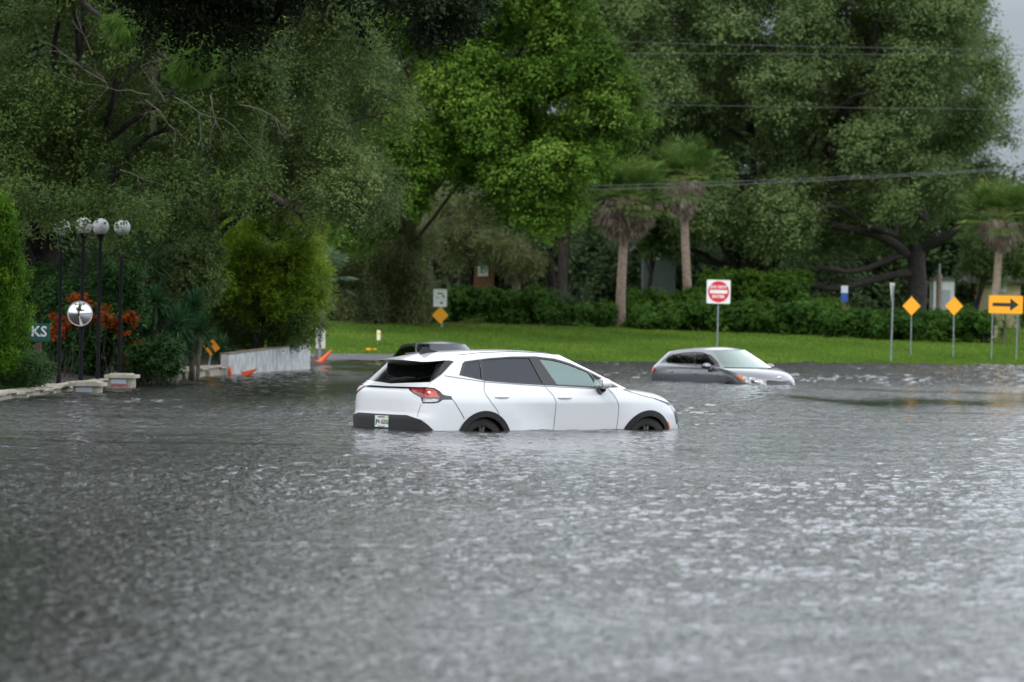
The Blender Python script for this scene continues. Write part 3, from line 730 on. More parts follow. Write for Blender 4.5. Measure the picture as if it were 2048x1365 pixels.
def water_surface():
    """wind waves as real geometry: a graded grid, finest near the viewer's end of the street"""
    ys = [9.0]
    while ys[-1] < 150: ys.append(ys[-1] + .020 * max(1, ys[-1] / 14) ** 1.1)
    ys += [170, 200]; ys = [-60, -20, 0, 5] + ys
    xs = [0.0]
    while xs[-1] < 26: xs.append(xs[-1] + (.020 if xs[-1] < 3.2 else .020 + (xs[-1] - 3.2) * .0034))
    xs += [32, 45, 80, 300]; xs = np.array([-x for x in xs[:0:-1]] + xs); xs = xs[xs > -50]; ys = np.array(ys)
    X, Y = np.meshgrid(xs, ys); sx = np.gradient(xs)[None, :] * np.ones_like(X); sy = np.gradient(ys)[:, None] * np.ones_like(X)
    sp = np.maximum(sx, sy * .8); r = np.random.default_rng(3)
    # slow patchiness of the wind: calm slicks drawn out across the street
    pat = np.zeros_like(X)
    for k in range(26):
        l = 2.2 * 7 ** r.random(); a = r.normal(0, .35); ph = r.random() * 6.28
        pat += np.sin(2 * np.pi / l * (np.sin(a) * X * .6 + np.cos(a) * Y * np.clip(30 / (Y + 12), .25, 1)) + ph)
    pat /= np.sqrt(13); calm = np.clip((Y - 20) / 10, 0, 1) * np.clip((105 - Y) / 15, 0, 1); amp = np.clip(.92 + .34 * np.minimum(pat, .8) * calm, .3, 1.2)
    for (y0, wd, xa_, xb_, k_, sl) in ((41.8, 2.2, -9, -.6, .5, .08), (39.3, .5, -9, 4, .6, .02), (67.0, 4.5, 2, 40, .70, .06), (77, 2.4, 5, 40, .6, 0), (57.5, .5, 5.5, 12, .6, .02), (48.5, .8, -8, -3, .6, 0), (94, 2.5, -7, -1, .85, 0), (107, 3.0, -7, -1.5, .8, 0), (86.2, .9, -7, 0, .5, 0)):
        wob = .8 * np.sin(X * .9 + y0) + .5 * np.sin(X * 2.3 + 2 * y0) + .5 * pat
        g_ = np.exp(-((Y - y0 - sl * X - wob * wd * .6) / wd) ** 2) * np.clip((X - xa_) / 2.5, 0, 1) * np.clip((xb_ - X) / 2.5, 0, 1); amp = amp * (1 - k_ * g_)
    far_ = np.clip((Y - 80) / 12, 0, 1) * np.clip((X + 1) / 3, 0, 1); amp = amp * (1 + 1.7 * far_) * (1 + .18 * pat)
    Z = np.zeros_like(X); wsum = np.zeros_like(X); n = 84
    for k in range(n):
        l = .06 * 22 ** (k / (n - 1)); th = r.normal(0, .9); K = 2 * np.pi / l; ph = r.random() * 6.28
        lo_ = 2.6 * sp; wk = np.clip((l / lo_ - 1) * 3, 0, 1) * np.clip((np.maximum(lo_ * 2.2, .30) / l - .8) * 2, 0, 1)
        if wk.max() <= 0: continue
        Z += wk / K * np.sin(K * (np.sin(th) * X + np.cos(th) * Y) + ph); wsum += wk ** 2
    Z *= RMS_SLOPE * amp / np.sqrt(np.maximum(wsum, 1) / 2)
    for k in range(16):
        l = .7 * 3.2 ** r.random(); th = r.normal(0, .5); K = 2 * np.pi / l; Z += .026 * amp / K / np.sqrt(8) * np.sin(K * (np.sin(th) * X + np.cos(th) * Y) + r.random() * 6.28)
    # sharpen crests a little; die out at the far ends of the sheet
    Z *= np.clip((150 - Y) / 8, 0, 1) * np.clip((Y - 9) / 1.5, 0, 1) * np.clip((26 - np.abs(X)) / 3, 0, 1)
    V = np.stack([X, Y, Z], -1).astype(np.float32); h_, w_ = X.shape
    me = bpy.data.meshes.new('water'); me.vertices.add(h_ * w_); me.vertices.foreach_set('co', V.ravel())
    i = (np.arange(h_ - 1)[:, None] * w_ + np.arange(w_ - 1)[None, :]).ravel(); q = np.stack([i, i + 1, i + 1 + w_, i + w_], 1).astype(np.int32)
    me.loops.add(q.size); me.loops.foreach_set('vertex_index', q.ravel()); me.polygons.add(len(q))
    me.polygons.foreach_set('loop_start', np.arange(0, q.size, 4, dtype=np.int32)); me.polygons.foreach_set('loop_total', np.full(len(q), 4, dtype=np.int32))
    me.polygons.foreach_set('use_smooth', np.ones(len(q), bool))
    a = me.attributes.new('ripple', 'FLOAT', 'POINT'); a.data.foreach_set('value', (np.clip(amp, 0, 1.4) * (1 + 2.5 * far_)).astype(np.float32).ravel())
    me.materials.append(MATS['water']); me.update(calc_edges=True); print('water faces', len(q))
    o = bpy.data.objects.new('water', me); col.objects.link(o); return o
tag(water_surface(), 'grey rippled flood water covering the street', kind='structure')

def shore(x): return float(np.interp(x, [-30, -6.5, 0, 6, 18, 60], [116, 116, 121, 124.5, 131, 142]))
def lawn_z(x, y):
    d = y - shore(x)
    return float(np.interp(d, [-6, -1, 0, 3, 9, 18, 26, 60, 200], [-.55, -.12, .0, .24, .62, .98, 1.25, 1.6, 2.4]))
def left_edge(y): return float(np.interp(y, [0, 30, 56.8, 64, 70, 82, 87, 96, 104, 112, 118], [-9.5, -9.0, -8.55, -8.35, -8.15, -7.35, -6.9, -5.75, -5.4, -5.9, -7.0]))
def grid_mesh(name, xs, ys, zf, m, keep=None):
    V = []; Fc = []
    for y in ys:
        for x in xs: V.append((x, y, zf(x, y)))
    n = len(xs)
    for j in range(len(ys) - 1):
        for i in range(n - 1):
            if keep is None or keep((xs[i] + xs[i + 1]) / 2, (ys[j] + ys[j + 1]) / 2): Fc.append((j * n + i, j * n + i + 1, (j + 1) * n + i + 1, (j + 1) * n + i))
    return MB().add(V, Fc, smooth=True).build(name, m)
tag(grid_mesh('ground', np.linspace(-2500, 2500, 12), np.linspace(-1500, 4000, 12), lambda x, y: -.66, 'soil'), kind='structure')
tag(grid_mesh('road', [-8.8, 0, 8, 20, 40, 80], [-60, 0, 50, 100, 142], lambda x, y: -.556, 'asphalt'), kind='structure')
def lawn_mat():
    m = principled('lawn', (.052, .118, .010), .9, noise=(.7, .4, (.085, .150, .012)), bump=(50, .03), spec=.08)
lawn_mat()
tag(grid_mesh('lawn', list(np.arange(-40, 60, 1.0)) + [80, 120, 200, 400], list(np.arange(112, 165, .75)) + [175, 200, 260, 400, 900], lawn_z, 'lawn'),
    'green lawn rising from the far edge of the flood', kind='structure')
def bank_z(x, y):
    d = left_edge(y) - x
    return float(np.interp(d, [-.3, 0, .12, .6, 2, 6, 30], [-.6, -.5, .06, .12, .3, .8, 1.6])) + .03 * math.sin(3 * y + 2 * x)
tag(grid_mesh('bank', [-60, -40, -30, -22] + list(np.arange(-17, -4.4, .3)), list(np.arange(20, 118, 1.0)), bank_z, 'soil',), 'dark planted bank on the left', kind='structure')
# dry strip of the side road running up from the water on the left, with kerb
mb = MB(); xs = np.arange(-16, -1.9, .5); ds = [-2.5, -1, 0, 1, 1.6, 2.3]
V = [(x, shore(x) + d_, lawn_z(x, shore(x) + d_) + .014) for d_ in ds for x in xs]; nx = len(xs)
mb.add(V, [(j * nx + i, j * nx + i + 1, (j + 1) * nx + i + 1, (j + 1) * nx + i) for j in range(len(ds) - 1) for i in range(nx - 1)], smooth=True)
tag(mb.build('side_road', 'asphalt'), 'grey side road surface rising from the water', kind='structure')

# ------------------------------------------------------------------ leaves
def leaf_mesh(name, P, T, Nn, ln, wd, lv, m, parent=None, kind=None):
    """one diamond blade per point: P centres, T long axis, Nn normals"""
    n = len(P); B = np.cross(Nn, T); B /= np.linalg.norm(B, axis=1, keepdims=True) + 1e-9
    T = T / (np.linalg.norm(T, axis=1, keepdims=True) + 1e-9)
    ln = np.broadcast_to(ln, n)[:, None]; wd = np.broadcast_to(wd, n)[:, None]
    V = np.stack([P - T * ln / 2, P + B * wd / 2 + T * ln * .05, P + T * ln / 2, P - B * wd / 2 + T * ln * .05], 1).reshape(-1, 3)
    me = bpy.data.meshes.new(name); me.vertices.add(4 * n); me.vertices.foreach_set('co', V.astype(np.float32).ravel())
    me.loops.add(4 * n); me.loops.foreach_set('vertex_index', np.arange(4 * n, dtype=np.int32))
    me.polygons.add(n); me.polygons.foreach_set('loop_start', np.arange(0, 4 * n, 4, dtype=np.int32))
    me.polygons.foreach_set('loop_total', np.full(n, 4, dtype=np.int32))
    a = me.attributes.new('lv', 'FLOAT', 'FACE'); a.data.foreach_set('value', np.clip(lv, 0, 1).astype(np.float32))
    me.materials.append(MATS[m]); me.update(calc_edges=True)
    o = bpy.data.objects.new(name, me); col.objects.link(o)
    if parent: o.parent = parent
    if kind: o['kind'] = kind
    return o
def unit(n):
    v = rng.normal(size=(n, 3)); return v / np.linalg.norm(v, axis=1, keepdims=True)
def clump_leaves(C, Rd, total, ln, droop=0., sub=.27, squash=.8, up=.55, tone=.10, spray=.55):
    """clumps (centres C, radii Rd) -> twigs on each clump's shell -> leaves round each twig"""
    C = np.asarray(C, float); Rd = np.asarray(Rd, float)
    wgt = Rd ** 2; wgt /= wgt.sum(); per = 34
    ns = max(1, total // per); idx = rng.choice(len(C), ns, p=wgt)
    d = unit(ns); d[:, 2] = np.abs(d[:, 2]) * np.where(rng.random(ns) < .72, 1, -1)
    rr = Rd[idx] * (.45 + .6 * rng.random(ns) ** .7)
    S = C[idx] + d * rr[:, None] * [1, 1, squash]
    ct = rng.normal(0, tone, len(C))                   # clumps differ a little in leaf age
    k = np.repeat(np.arange(ns), per); n = len(k)
    ax = d + rng.normal(0, .35, (ns, 3)); ax[:, 2] -= droop; ax /= np.linalg.norm(ax, axis=1, keepdims=True)
    s_r = sub * (.6 + .8 * rng.random(ns))
    al = rng.random(n) * 1.5 - .4
    P = S[k] + ax[k] * (al * s_r[k])[:, None] + rng.normal(0, 1, (n, 3)) * (s_r[k] * .32 * (1.2 - .5 * al))[:, None]
    P[:, 2] -= droop * np.clip(al, 0, 2) ** 2 * s_r[k] * .5
    Nn = unit(n) * .50 + d[k] * .50 + [0, 0, up]; T = ax[k] * spray + unit(n) * .6
    T -= Nn * ((T * Nn).sum(1) / (Nn * Nn).sum(1))[:, None]
    lv = .42 + ct[idx][k] + rng.normal(0, .09, n) + .16 * (al - .3) + rng.normal(0, .06, ns)[k]
    return P, T, Nn / np.linalg.norm(Nn, axis=1, keepdims=True), ln * (.7 + .6 * rng.random(n)), lv
def in_poly_px(poly, D0, D1, n, r0, r1, dist=None):
    """n clumps whose centres fill the outline a crown shows, spread over its real depth"""
    poly = np.array(poly, float); lo, hi = poly.min(0), poly.max(0); C = []; Q = []
    while len(C) < n:
        p = lo + (hi - lo) * rng.random(2)
        if inside(p[None], poly)[0]:
            D = D0 + (D1 - D0) * rng.random()
            C.append(at(p[0], p[1], D)); Q.append(r0 + (r1 - r0) * rng.random())
    return np.array(C), np.array(Q)
def limb(mb, a, b, r0, r1, sag=0., wob=.12, n=9, seg=7):
    a, b = np.array(a, float), np.array(b, float); Ld = np.linalg.norm(b - a); P = []
    ph = rng.random(3) * 6
    for t in np.linspace(0, 1, n):
        p = a + (b - a) * t; e = math.sin(math.pi * t)
        p = p + np.array([math.sin(ph[0] + 5 * t), math.sin(ph[1] + 5 * t), math.sin(ph[2] + 6 * t)]) * wob * Ld * .35 * e
        p[2] += sag * Ld * e; P.append(p)
    mb.tube(P, list(np.linspace(r0, r1, n)), seg); return P
def tree(name, label, cat, base, top, tr, C, Rd, total, ln, m, bark='bark_dark', limbs=14, aspect=.5, group=None, forks=None, **kw):
    root = thing(name, label, cat, base, group=group); B = np.array(base, float)
    C = np.array(C) - B
    mb = MB(); tp = np.array(top, float) - B
    P = limb(mb, (0, 0, -.4), tp, tr, tr * .62, wob=.08, n=8, seg=10)
    order = np.argsort(-np.asarray(Rd))[:limbs * 3]; pick = order[rng.permutation(len(order))[:limbs]]
    for i in pick:
        j = rng.integers(4, len(P)); s = P[j] if forks is None else np.array(forks[rng.integers(len(forks))]) - B
        Q = limb(mb, s, C[i], tr * .30, .025, sag=.10, n=8)
        near = np.argsort(((C - C[i]) ** 2).sum(1))[1:4]
        for q in near: limb(mb, Q[4 + rng.integers(3)], C[q], tr * .10, .012, n=6, seg=5)
    mb.build('trunk', bark, root)
    P_, T_, N_, l_, lv = clump_leaves(C, Rd, total, ln, **kw)
    leaf_mesh('crown', P_, T_, N_, l_, l_ * aspect, lv, m, root)
    return root

# ---- left side: live oaks over the planted bank
polyA = [(-420, -210), (200, -230), (420, -130), (560, 60), (520, 200), (560, 330), (520, 400), (400, 405), (330, 430), (270, 420), (180, 435), (120, 440), (60, 400), (-60, 430), (-420, 430)]
C, Q = in_poly_px(polyA, 71, 80, 150, .40, .85)
for (x_, y_, D_, r_) in ((122, 448, 64.2, .17), (112, 440, 64.0, .16), (158, 448, 66.6, .09), (160, 436, 66.4, .10), (250, 452, 68.9, .08), (238, 438, 68.8, .09), (110, 425, 63.5, .26), (135, 400, 63.5, .3), (95, 455, 63.8, .2), (146, 442, 64.5, .14), (180, 398, 65.5, .25), (225, 400, 66, .25), (240, 462, 68.6, .07), (270, 410, 67, .3), (60, 410, 63, .35), (20, 380, 63, .4), (120, 480, 64, .12), (300, 420, 68, .3), (240, 490, 68.5, .14), (310, 450, 69, .22)):
    C = np.vstack([C, at(x_, y_, D_)]); Q = np.append(Q, r_)
tA = tree('oak_tree', 'dark spreading oak hanging over the globe lamps, with bare grey twigs in its crown', 'tree', (-11.2, 77.5, .4), (-10.2, 77, 3.6), .36, C, Q, 390000, .085, 'leaf_oak', limbs=16, droop=.35, sub=.30)
polyB = [(420, -200), (640, -160), (690, -60), (735, 40), (760, 140), (790, 210), (800, 240), (770, 280), (800, 330), (780, 400), (775, 440), (700, 430), (640, 405), (560, 400), (470, 360), (430, 200), (420, 0)]
C, Q = in_poly_px(polyB, 81, 90, 120, .40, .80)
tB = tree('oak_tree', 'grey-green oak with fine drooping sprays between the dark oak and the bright green tree', 'tree', (-8.9, 86, .4), (-7.9, 86, 3.8), .30, C, Q, 260000, .080, 'leaf_oak_grey', limbs=18, droop=.45, sub=.32)
n = 150000; gx = rng.uniform(-11, 24, n); gd = rng.random(n) ** 1.25 * 24; gy = np.array([shore(x) for x in gx]) + gd - .15
keep_ = ~((gx < -1.9) & (gd < 2.5)); gx, gy = gx[keep_], gy[keep_]; n = len(gx)
gzv = np.array([lawn_z(a, b_) for a, b_ in zip(gx, gy)]); hgt = .05 + .06 * rng.random(n) + .05 * (np.sin(gx * 1.7) * np.sin(gy * 1.3) > .5)
T_ = np.stack([rng.normal(0, .3, n), rng.normal(0, .3, n), np.ones(n)], 1); pz = np.stack([gx, gy, gzv + hgt * .45], 1)
o = leaf_mesh('grass', pz, T_, unit(n) * [1, 1, .1] + [0, -.5, .6], hgt, .035, .45 + rng.normal(0, .2, n) + .15 * np.sin(gx * .8) * np.sin(gy * .6), 'leaf_grass', None, 'stuff'); tag(o, 'short green grass blades covering the lawn', 'grass')
# bare dead twigs inside the dark oak's crown
def twig(mb, p, d, L_, r, depth):
    p = np.array(p); d = np.array(d) / np.linalg.norm(d); pts = [p]
    for k in range(5):
        d = d + rng.normal(0, .16, 3) * [1, .6, 1]; d /= np.linalg.norm(d); pts.append(pts[-1] + d * L_ / 5)
    mb.tube(pts, list(np.linspace(r, r * .45, 6)), 5)
    if depth:
        for k in range(3):
            q = pts[2 + rng.integers(4)]; e = d + rng.normal(0, .75, 3) * [1, .6, 1]
            twig(mb, q, e, L_ * .6, r * .5, depth - 1)
for (x0, y0, dx, dz, l_) in ((210, 165, -.9, .8, 1.15), (300, 190, -1, .5, 1.1), (290, 200, .8, -.5, .9), (350, 195, .9, -.4, 1.5), (330, 205, -.5, .9, .9), (480, 210, 1, -.35, 1.0), (420, 190, .3, -.9, .7), (185, 110, -.2, .9, .6), (240, 340, .9, -.3, .6)):
    mb = MB(); twig(mb, at(x0, y0, 70.3), (dx, -.1, dz), l_, .013, 2); o = mb.build('dead_branch', 'dead_wood'); o.parent = tA; o.matrix_parent_inverse = Matrix.Translation(-Vector(tA.location))
# thick leaning limb seen through both oaks
mb = MB(); limb(mb, at(610, 430, 84), at(465, 330, 80), .13, .07, n=8); limb(mb, at(470, 330, 80), at(300, 215, 77), .07, .03)
limb(mb, at(405, 330, 79), at(398, 200, 78), .05, .03); limb(mb, at(300, 212, 77), at(210, 165, 74), .035, .02)
o = mb.build('bare_limb', 'bark_grey', ); o.parent = tA; o.matrix_parent_inverse = Matrix.Translation(-Vector(tA.location))

# near tree whose dark hanging leaves enter the top of the view
polyN = [(-300, -180), (900, -180), (1000, -150), (1000, -100), (980, -20), (960, 20), (900, 10), (870, 30), (830, 10), (800, -20), (700, -45), (600, -60), (555, -10), (500, 25), (460, 20), (420, 20), (380, 0), (340, 15), (290, -10), (240, -60), (60, -70), (-200, -60), (-300, -60)]
C, Q = in_poly_px(polyN, 50, 56, 150, .25, .5)
for (x_, y_, r_) in ((310, 25, .22), (350, 60, .25), (300, 60, .2), (395, 45, .2), (440, 30, .25), (460, 75, .2), (500, 70, .22), (520, 40, .22), (430, 70, .2), (545, 15, .2), (370, 20, .25), (720, 15, .18), (790, 10, .2), (850, 40, .2), (855, 75, .16), (880, 60, .18), (905, 40, .2), (940, 25, .2), (830, 15, .2), (965, 10, .2), (875, 90, .1), (410, 95, .14), (600, -5, .2), (660, -8, .2)):
    C = np.vstack([C, at(x_, y_, 51.5 + rng.random())]); Q = np.append(Q, r_)
tree('oak_tree', 'near oak whose dark leafy branch tips hang into the top of the view', 'tree', (-12.6, 55, .3), (-11.6, 54.5, 4.6), .20, C, Q, 150000, .095, 'leaf_backlit', limbs=0, droop=.55, sub=.26)

unseen_clumps = np.array([(rng.uniform(-13.5, -5.2), rng.uniform(27, 50), rng.uniform(6.6, 14)) for _ in range(90)])  # added foliage above the view, there to darken the reflection in the left water
C, Q = in_poly_px([(-900, -1500), (250, -1500), (420, -900), (300, -260), (-900, -260)], 48, 57, 120, .9, 1.5)
C = np.vstack([C, unseen_clumps]); Q = np.append(Q, rng.uniform(.9, 1.5, 90))
nk = [o_ for o_ in bpy.data.objects if o_.get('label', '').startswith('near oak')][0]
P_, T_, N_, l_, lv = clump_leaves(C - np.array(nk.location), Q, 150000, .2, sub=.5, droop=.3); leaf_mesh('unseen_crown', P_, T_, N_, l_, l_ * .5, lv, 'leaf_backlit', nk)
# pine with long-needled tufts
pr = thing('pine_tree', 'pine reaching in at the upper left with round green needle tufts', 'tree', (-13.4, 67.5, .4)); pb = Vector(pr.location)
mb = MB(); limb(mb, (0, 0, -.4), (1.2, 0, 10.5), .2, .1, n=8)
limb(mb, Vector(at(60, -200, 67.5)) - pb, Vector(at(170, 10, 68)) - pb, .08, .055); P = limb(mb, Vector(at(170, 10, 68)) - pb, Vector(at(372, 150, 68)) - pb, .055, .03)
limb(mb, Vector(at(200, 30, 68)) - pb, Vector(at(262, 90, 68)) - pb, .03, .02)
limb(mb, Vector(at(0, -330, 67.5)) - pb, Vector(at(60, -200, 67.5)) - pb, .10, .08)
mb.build('trunk', 'bark_dark', pr)
Ps, Ts, Ns, Ls, Vs = [], [], [], [], []
for (px, py, r, n, ax) in ((385, 118, .62, 4200, (.45, 0, -.6)), (372, 135, .5, 2000, (-.1, 0, -1)), (250, 55, .5, 1200, (.3, 0, -1)), (228, 45, .36, 700, (-.4, 0, -.8)), (95, -40, .5, 900, (0, 0, -1)), (310, 50, .38, 700, (.6, 0, -.5))):
    c = np.array(at(px, py, 67.8) - pb); d = unit(n) * .85 + np.array(ax); d /= np.linalg.norm(d, axis=1, keepdims=True)
    l_ = r * (.75 + .35 * rng.random(n)); P0 = c + rng.normal(0, .05, (n, 3)) - np.array(ax) * .12; d[:, 2] -= .12
    Ps.append(P0 + d * (l_ / 2)[:, None]); Ts.append(d); q = unit(n); q -= d * (q * d).sum(1)[:, None]; Ns.append(q); Ls.append(l_); Vs.append(.5 + rng.normal(0, .2, n))
P_, T_, N_, l_, lv = map(np.concatenate, (Ps, Ts, Ns, Ls, Vs))
leaf_mesh('needles', P_, T_, N_, l_, .010, lv, 'leaf_pine', pr)

# ---- middle: bright green tree
polyM = [(700, -160), (900, -170), (1100, -120), (1150, -40), (1145, 20), (1210, 70), (1235, 130), (1260, 190), (1290, 240), (1285, 270), (1235, 300), (1190, 340), (1165, 400), (1140, 430), (1120, 450), (1060, 440), (1020, 420), (990, 370), (900, 350), (850, 340), (840, 400), (800, 440), (640, 470), (620, 300), (640, 100)]
C, Q = in_poly_px(polyM, 126, 136, 135, .55, 1.15)
for (x_, y_, r_) in ((1200, 130, .8), (1245, 200, .75), (1272, 250, .55), (1225, 275, .8), (1180, 330, .7), (1150, 385, .6), (1120, 425, .6), (1060, 415, .6), (1100, 60, .9), (1130, 0, .9), (1170, 70, .6), (1190, 210, .9), (1100, 330, .8), (760, 440, .6), (820, 400, .6), (1030, 370, .8), (720, 470, .6)):
    C = np.vstack([C, at(x_, y_, 126 + 5 * rng.random())]); Q = np.append(Q, r_)
tree('fig_tree', 'bright green broad-leaved tree in the centre of the view above the black car', 'tree', (-5.6, 146, .6), (-3.6, 137, 6.4), .36, C, Q, 470000, .145, 'leaf_bright', limbs=24, sub=.45, bark='bark_grey', aspect=.6, tone=.16, droop=.1)

# ---- right: large live oak behind the lawn
polyR = [(1060, -120), (1500, -190), (1900, -130), (1955, -60), (1965, 60), (1985, 130), (2005, 200), (2020, 260), (2010, 300), (1985, 340), (1960, 400), (1900, 440), (1820, 470), (1740, 470), (1660, 500), (1560, 480), (1500, 470), (1440, 440), (1380, 400), (1320, 420), (1180, 420), (1120, 300), (1090, 0)]
C, Q = in_poly_px(polyR, 158, 176, 320, .7, 1.4)
fk = [tuple(at(1790, 470, 166)), tuple(at(1500, 440, 167)), tuple(at(1850, 440, 166)), tuple(at(1620, 400, 167))]
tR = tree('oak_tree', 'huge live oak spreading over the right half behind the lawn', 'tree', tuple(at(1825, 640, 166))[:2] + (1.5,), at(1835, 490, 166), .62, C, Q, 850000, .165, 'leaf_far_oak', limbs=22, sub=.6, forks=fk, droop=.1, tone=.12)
mb = MB(); rb = Vector(tR.location)
for a, b, r0, r1, sg in (((1830, 545), (1450, 550), .20, .10, -.04), ((1815, 510), (1630, 535), .17, .08, -.05), ((1840, 500), (1960, 420), .26, .12, .0), ((1815, 510), (1560, 420), .26, .12, .08)):
    limb(mb, Vector(at(*a, 166)) - rb, Vector(at(*b, 164)) - rb, r0, r1, sag=sg, n=10, seg=9)
mb.build('low_limb', 'bark_dark', tR)
# second oak trunk (left of it) with its own lower crown
C, Q = in_poly_px([(1330, 380), (1420, 350), (1560, 360), (1640, 420), (1640, 470), (1560, 480), (1420, 470), (1340, 450)], 168, 176, 30, .6, 1.1)
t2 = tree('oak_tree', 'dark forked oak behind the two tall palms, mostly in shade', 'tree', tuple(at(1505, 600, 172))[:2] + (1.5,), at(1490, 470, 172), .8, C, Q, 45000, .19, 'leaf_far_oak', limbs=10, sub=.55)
mb = MB(); rb = Vector(t2.location)
for a, b, r0, r1 in (((1490, 560), (1410, 430), .40, .2), ((1500, 560), (1545, 420), .40, .2), ((1480, 540), (1380, 500), .22, .1), ((1520, 540), (1600, 490), .25, .12)):
    limb(mb, Vector(at(*a, 172)) - rb, Vector(at(*b, 171)) - rb, r0, r1, n=8, seg=9)
mb.build('limb', 'bark_dark', t2)

# ---- grey-green weeping tree and companions behind the black car
def weeping(label, poly, D0, D1, n, total, base, top, mm='leaf_weep', tr=.12, r=(.3, .6), ln=.13, grp=None, nm='weeping_tree', **kw):
    C, Q = in_poly_px(poly, D0, D1, n, *r)
    kk = dict(droop=.8, sub=.45, spray=1.2); kk.update(kw)
    return tree(nm, label, 'tree', base, top, tr, C, Q, total, ln, mm, limbs=8, aspect=.28, group=grp, **kk)
weeping('weeping grey-green shrub-like tree left of the black car, reaching down to the lawn', [(655, 470), (720, 430), (800, 440), (860, 480), (855, 560), (860, 650), (760, 650), (700, 620), (650, 560)], 139, 144, 60, 120000, tuple(at(745, 668, 142)), at(760, 560, 142))
weeping('grey-green drooping tree directly above the white and yellow signs', [(850, 400), (900, 370), (960, 380), (1000, 430), (980, 500), (900, 520), (850, 480)], 150, 156, 26, 40000, tuple(at(868, 640, 154)), at(875, 480, 154), tr=.3)
weeping('small grey-green tree crown between the two brown-skirted palms', [(985, 470), (1030, 450), (1070, 480), (1075, 530), (1020, 540), (985, 510)], 150, 154, 12, 14000, tuple(at(1110, 640, 156)), at(1100, 500, 156), tr=.3)
# slender trunks in the shade behind the hedge
for (px, y0, y1, r, m, lab) in ((898, 640, 490, .19, 'bark_grey', 'pale brown trunk just right of the white sign'), (940, 610, 470, .14, 'bark_dark', 'thin dark trunk left of the house with the white window'),
                                (1125, 630, 470, .30, 'bark_dark', 'thick dark trunk left of the shaggy palm')):
    b = at(px, y0 + 20, 155); tp = at(px + 3, y1 - 60, 155)
    root = thing('tree', lab, 'tree', tuple(b)); mb = MB(); limb(mb, (0, 0, -.6), tp - b, r, r * .8, wob=.03); mb.build('trunk', m, root)
    C_ = np.array([tp - b]) + rng.normal(0, .7, (8, 3)); P_, T_, N_, l_, lv = clump_leaves(C_, np.full(8, .8), 9000, .16, sub=.5)
    leaf_mesh('crown', P_, T_, N_, l_, l_ * .5, lv, 'leaf_oak_grey', root)

# ---- shrubs and hedges
def shrub(name, label, cat, poly, D0, D1, n, r, total, ln, m, group=None, aspect=.5, stems=True, **kw):
    C, Q = in_poly_px(poly, D0, D1, n, *r)
    b = np.array([C[:, 0].mean(), C[:, 1].mean(), C[:, 2].min() - .3]); root = thing(name, label, cat, tuple(b), group=group)
    if stems:
        mb = MB()
        for i in rng.permutation(n)[:min(n, 7)]: limb(mb, (0, 0, -.2), C[i] - b, .03, .012, n=5, seg=5)
        mb.build('stems', 'bark_dark', root)
    P_, T_, N_, l_, lv = clump_leaves(C - b, Q, total, ln, **kw)
    leaf_mesh('foliage', P_, T_, N_, l_, l_ * aspect, lv, m, root)
    return root
polyBush = [(385, 420), (450, 395), (540, 410), (600, 430), (625, 480), (640, 540), (635, 590), (600, 630), (560, 650), (520, 640), (470, 600), (420, 600), (395, 560), (370, 500)]
tree('leafy_tree', 'yellow-green bushy tree above the white barrier wall', 'tree', (-6.9, 92, .4), (-6.7, 92, 2.4), .14, *in_poly_px(polyBush, 89, 94, 62, .28, .55), 140000, .085, 'leaf_bush', limbs=12, sub=.26, tone=.16)
shrub('shrub', 'olive green shrub filling in below the grey-green oak', 'shrub', [(240, 430), (400, 420), (430, 520), (420, 600), (330, 600), (250, 560)], 80, 86, 40, (.3, .5), 80000, .085, 'leaf_oak_grey', sub=.28)
shrub('shrub', 'dark green shrub at the left end of the white barrier wall', 'shrub', [(400, 590), (560, 600), (640, 640), (610, 680), (560, 690), (480, 690), (440, 720), (410, 700)], 90, 98, 34, (.25, .45), 60000, .08, 'leaf_oak', sub=.26)
shrub('shrub', 'dense dark shrub behind the bases of the globe lamps', 'shrub', [(60, 560), (270, 560), (285, 700), (270, 750), (120, 750), (80, 700)], 71.5, 75, 44, (.2, .36), 80000, .075, 'leaf_shrub', sub=.2)
shrub('shrub', 'leafy green plant spilling over the low stone wall right of the tall pedestal', 'shrub', [(268, 700), (330, 690), (345, 740), (300, 758), (268, 755)], 70, 72, 12, (.14, .24), 16000, .07, 'leaf_shrub', sub=.15)
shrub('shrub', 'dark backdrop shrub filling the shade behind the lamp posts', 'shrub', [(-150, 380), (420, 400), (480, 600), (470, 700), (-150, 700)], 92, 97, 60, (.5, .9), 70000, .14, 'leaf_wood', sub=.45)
# orange flowering shrubs
def flowering(label, spots, D):
    b = at(spots[0][0], 740, D); root = thing('flowering_shrub', label, 'shrub', tuple(b)); b = np.array(b)
    C = np.array([at(x, y, D + .4 * rng.random()) for x, y, r in spots]) - b; rr = np.array([r for *_, r in spots])
    P_, T_, N_, l_, lv = clump_leaves(C, rr, 230 * len(spots), .075, sub=.09, up=.2, spray=1.0)
    leaf_mesh('flowers', P_, T_, N_, l_, l_ * .42, lv + .1, 'flower_orange', root)
    C2 = C + [0, .3, -.2]; P_, T_, N_, l_, lv = clump_leaves(C2, rr * 1.3, 500 * len(spots), .13, sub=.16)
    leaf_mesh('foliage', P_, T_, N_, l_, l_ * .3, lv, 'leaf_shrub', root)
    mb = MB()
    for c in C: limb(mb, (c[0] * .4, .2, -.3), c, .014, .006, n=5, seg=5)
    mb.build('stems', 'bark_dark', root)
flowering('orange flowers round the convex mirror and left of it', [(112, 640, .13), (130, 662, .15), (145, 640, .12), (108, 668, .12), (172, 602, .10), (150, 600, .09), (185, 640, .1)], 69.0)
flowering('orange flowers right of the mirror, spilling down past the fourth lamp post', [(213, 630, .15), (240, 640, .17), (262, 640, .15), (228, 652, .13), (252, 670, .13), (268, 690, .13), (285, 695, .13), (302, 703, .10), (262, 712, .09)], 70.6)
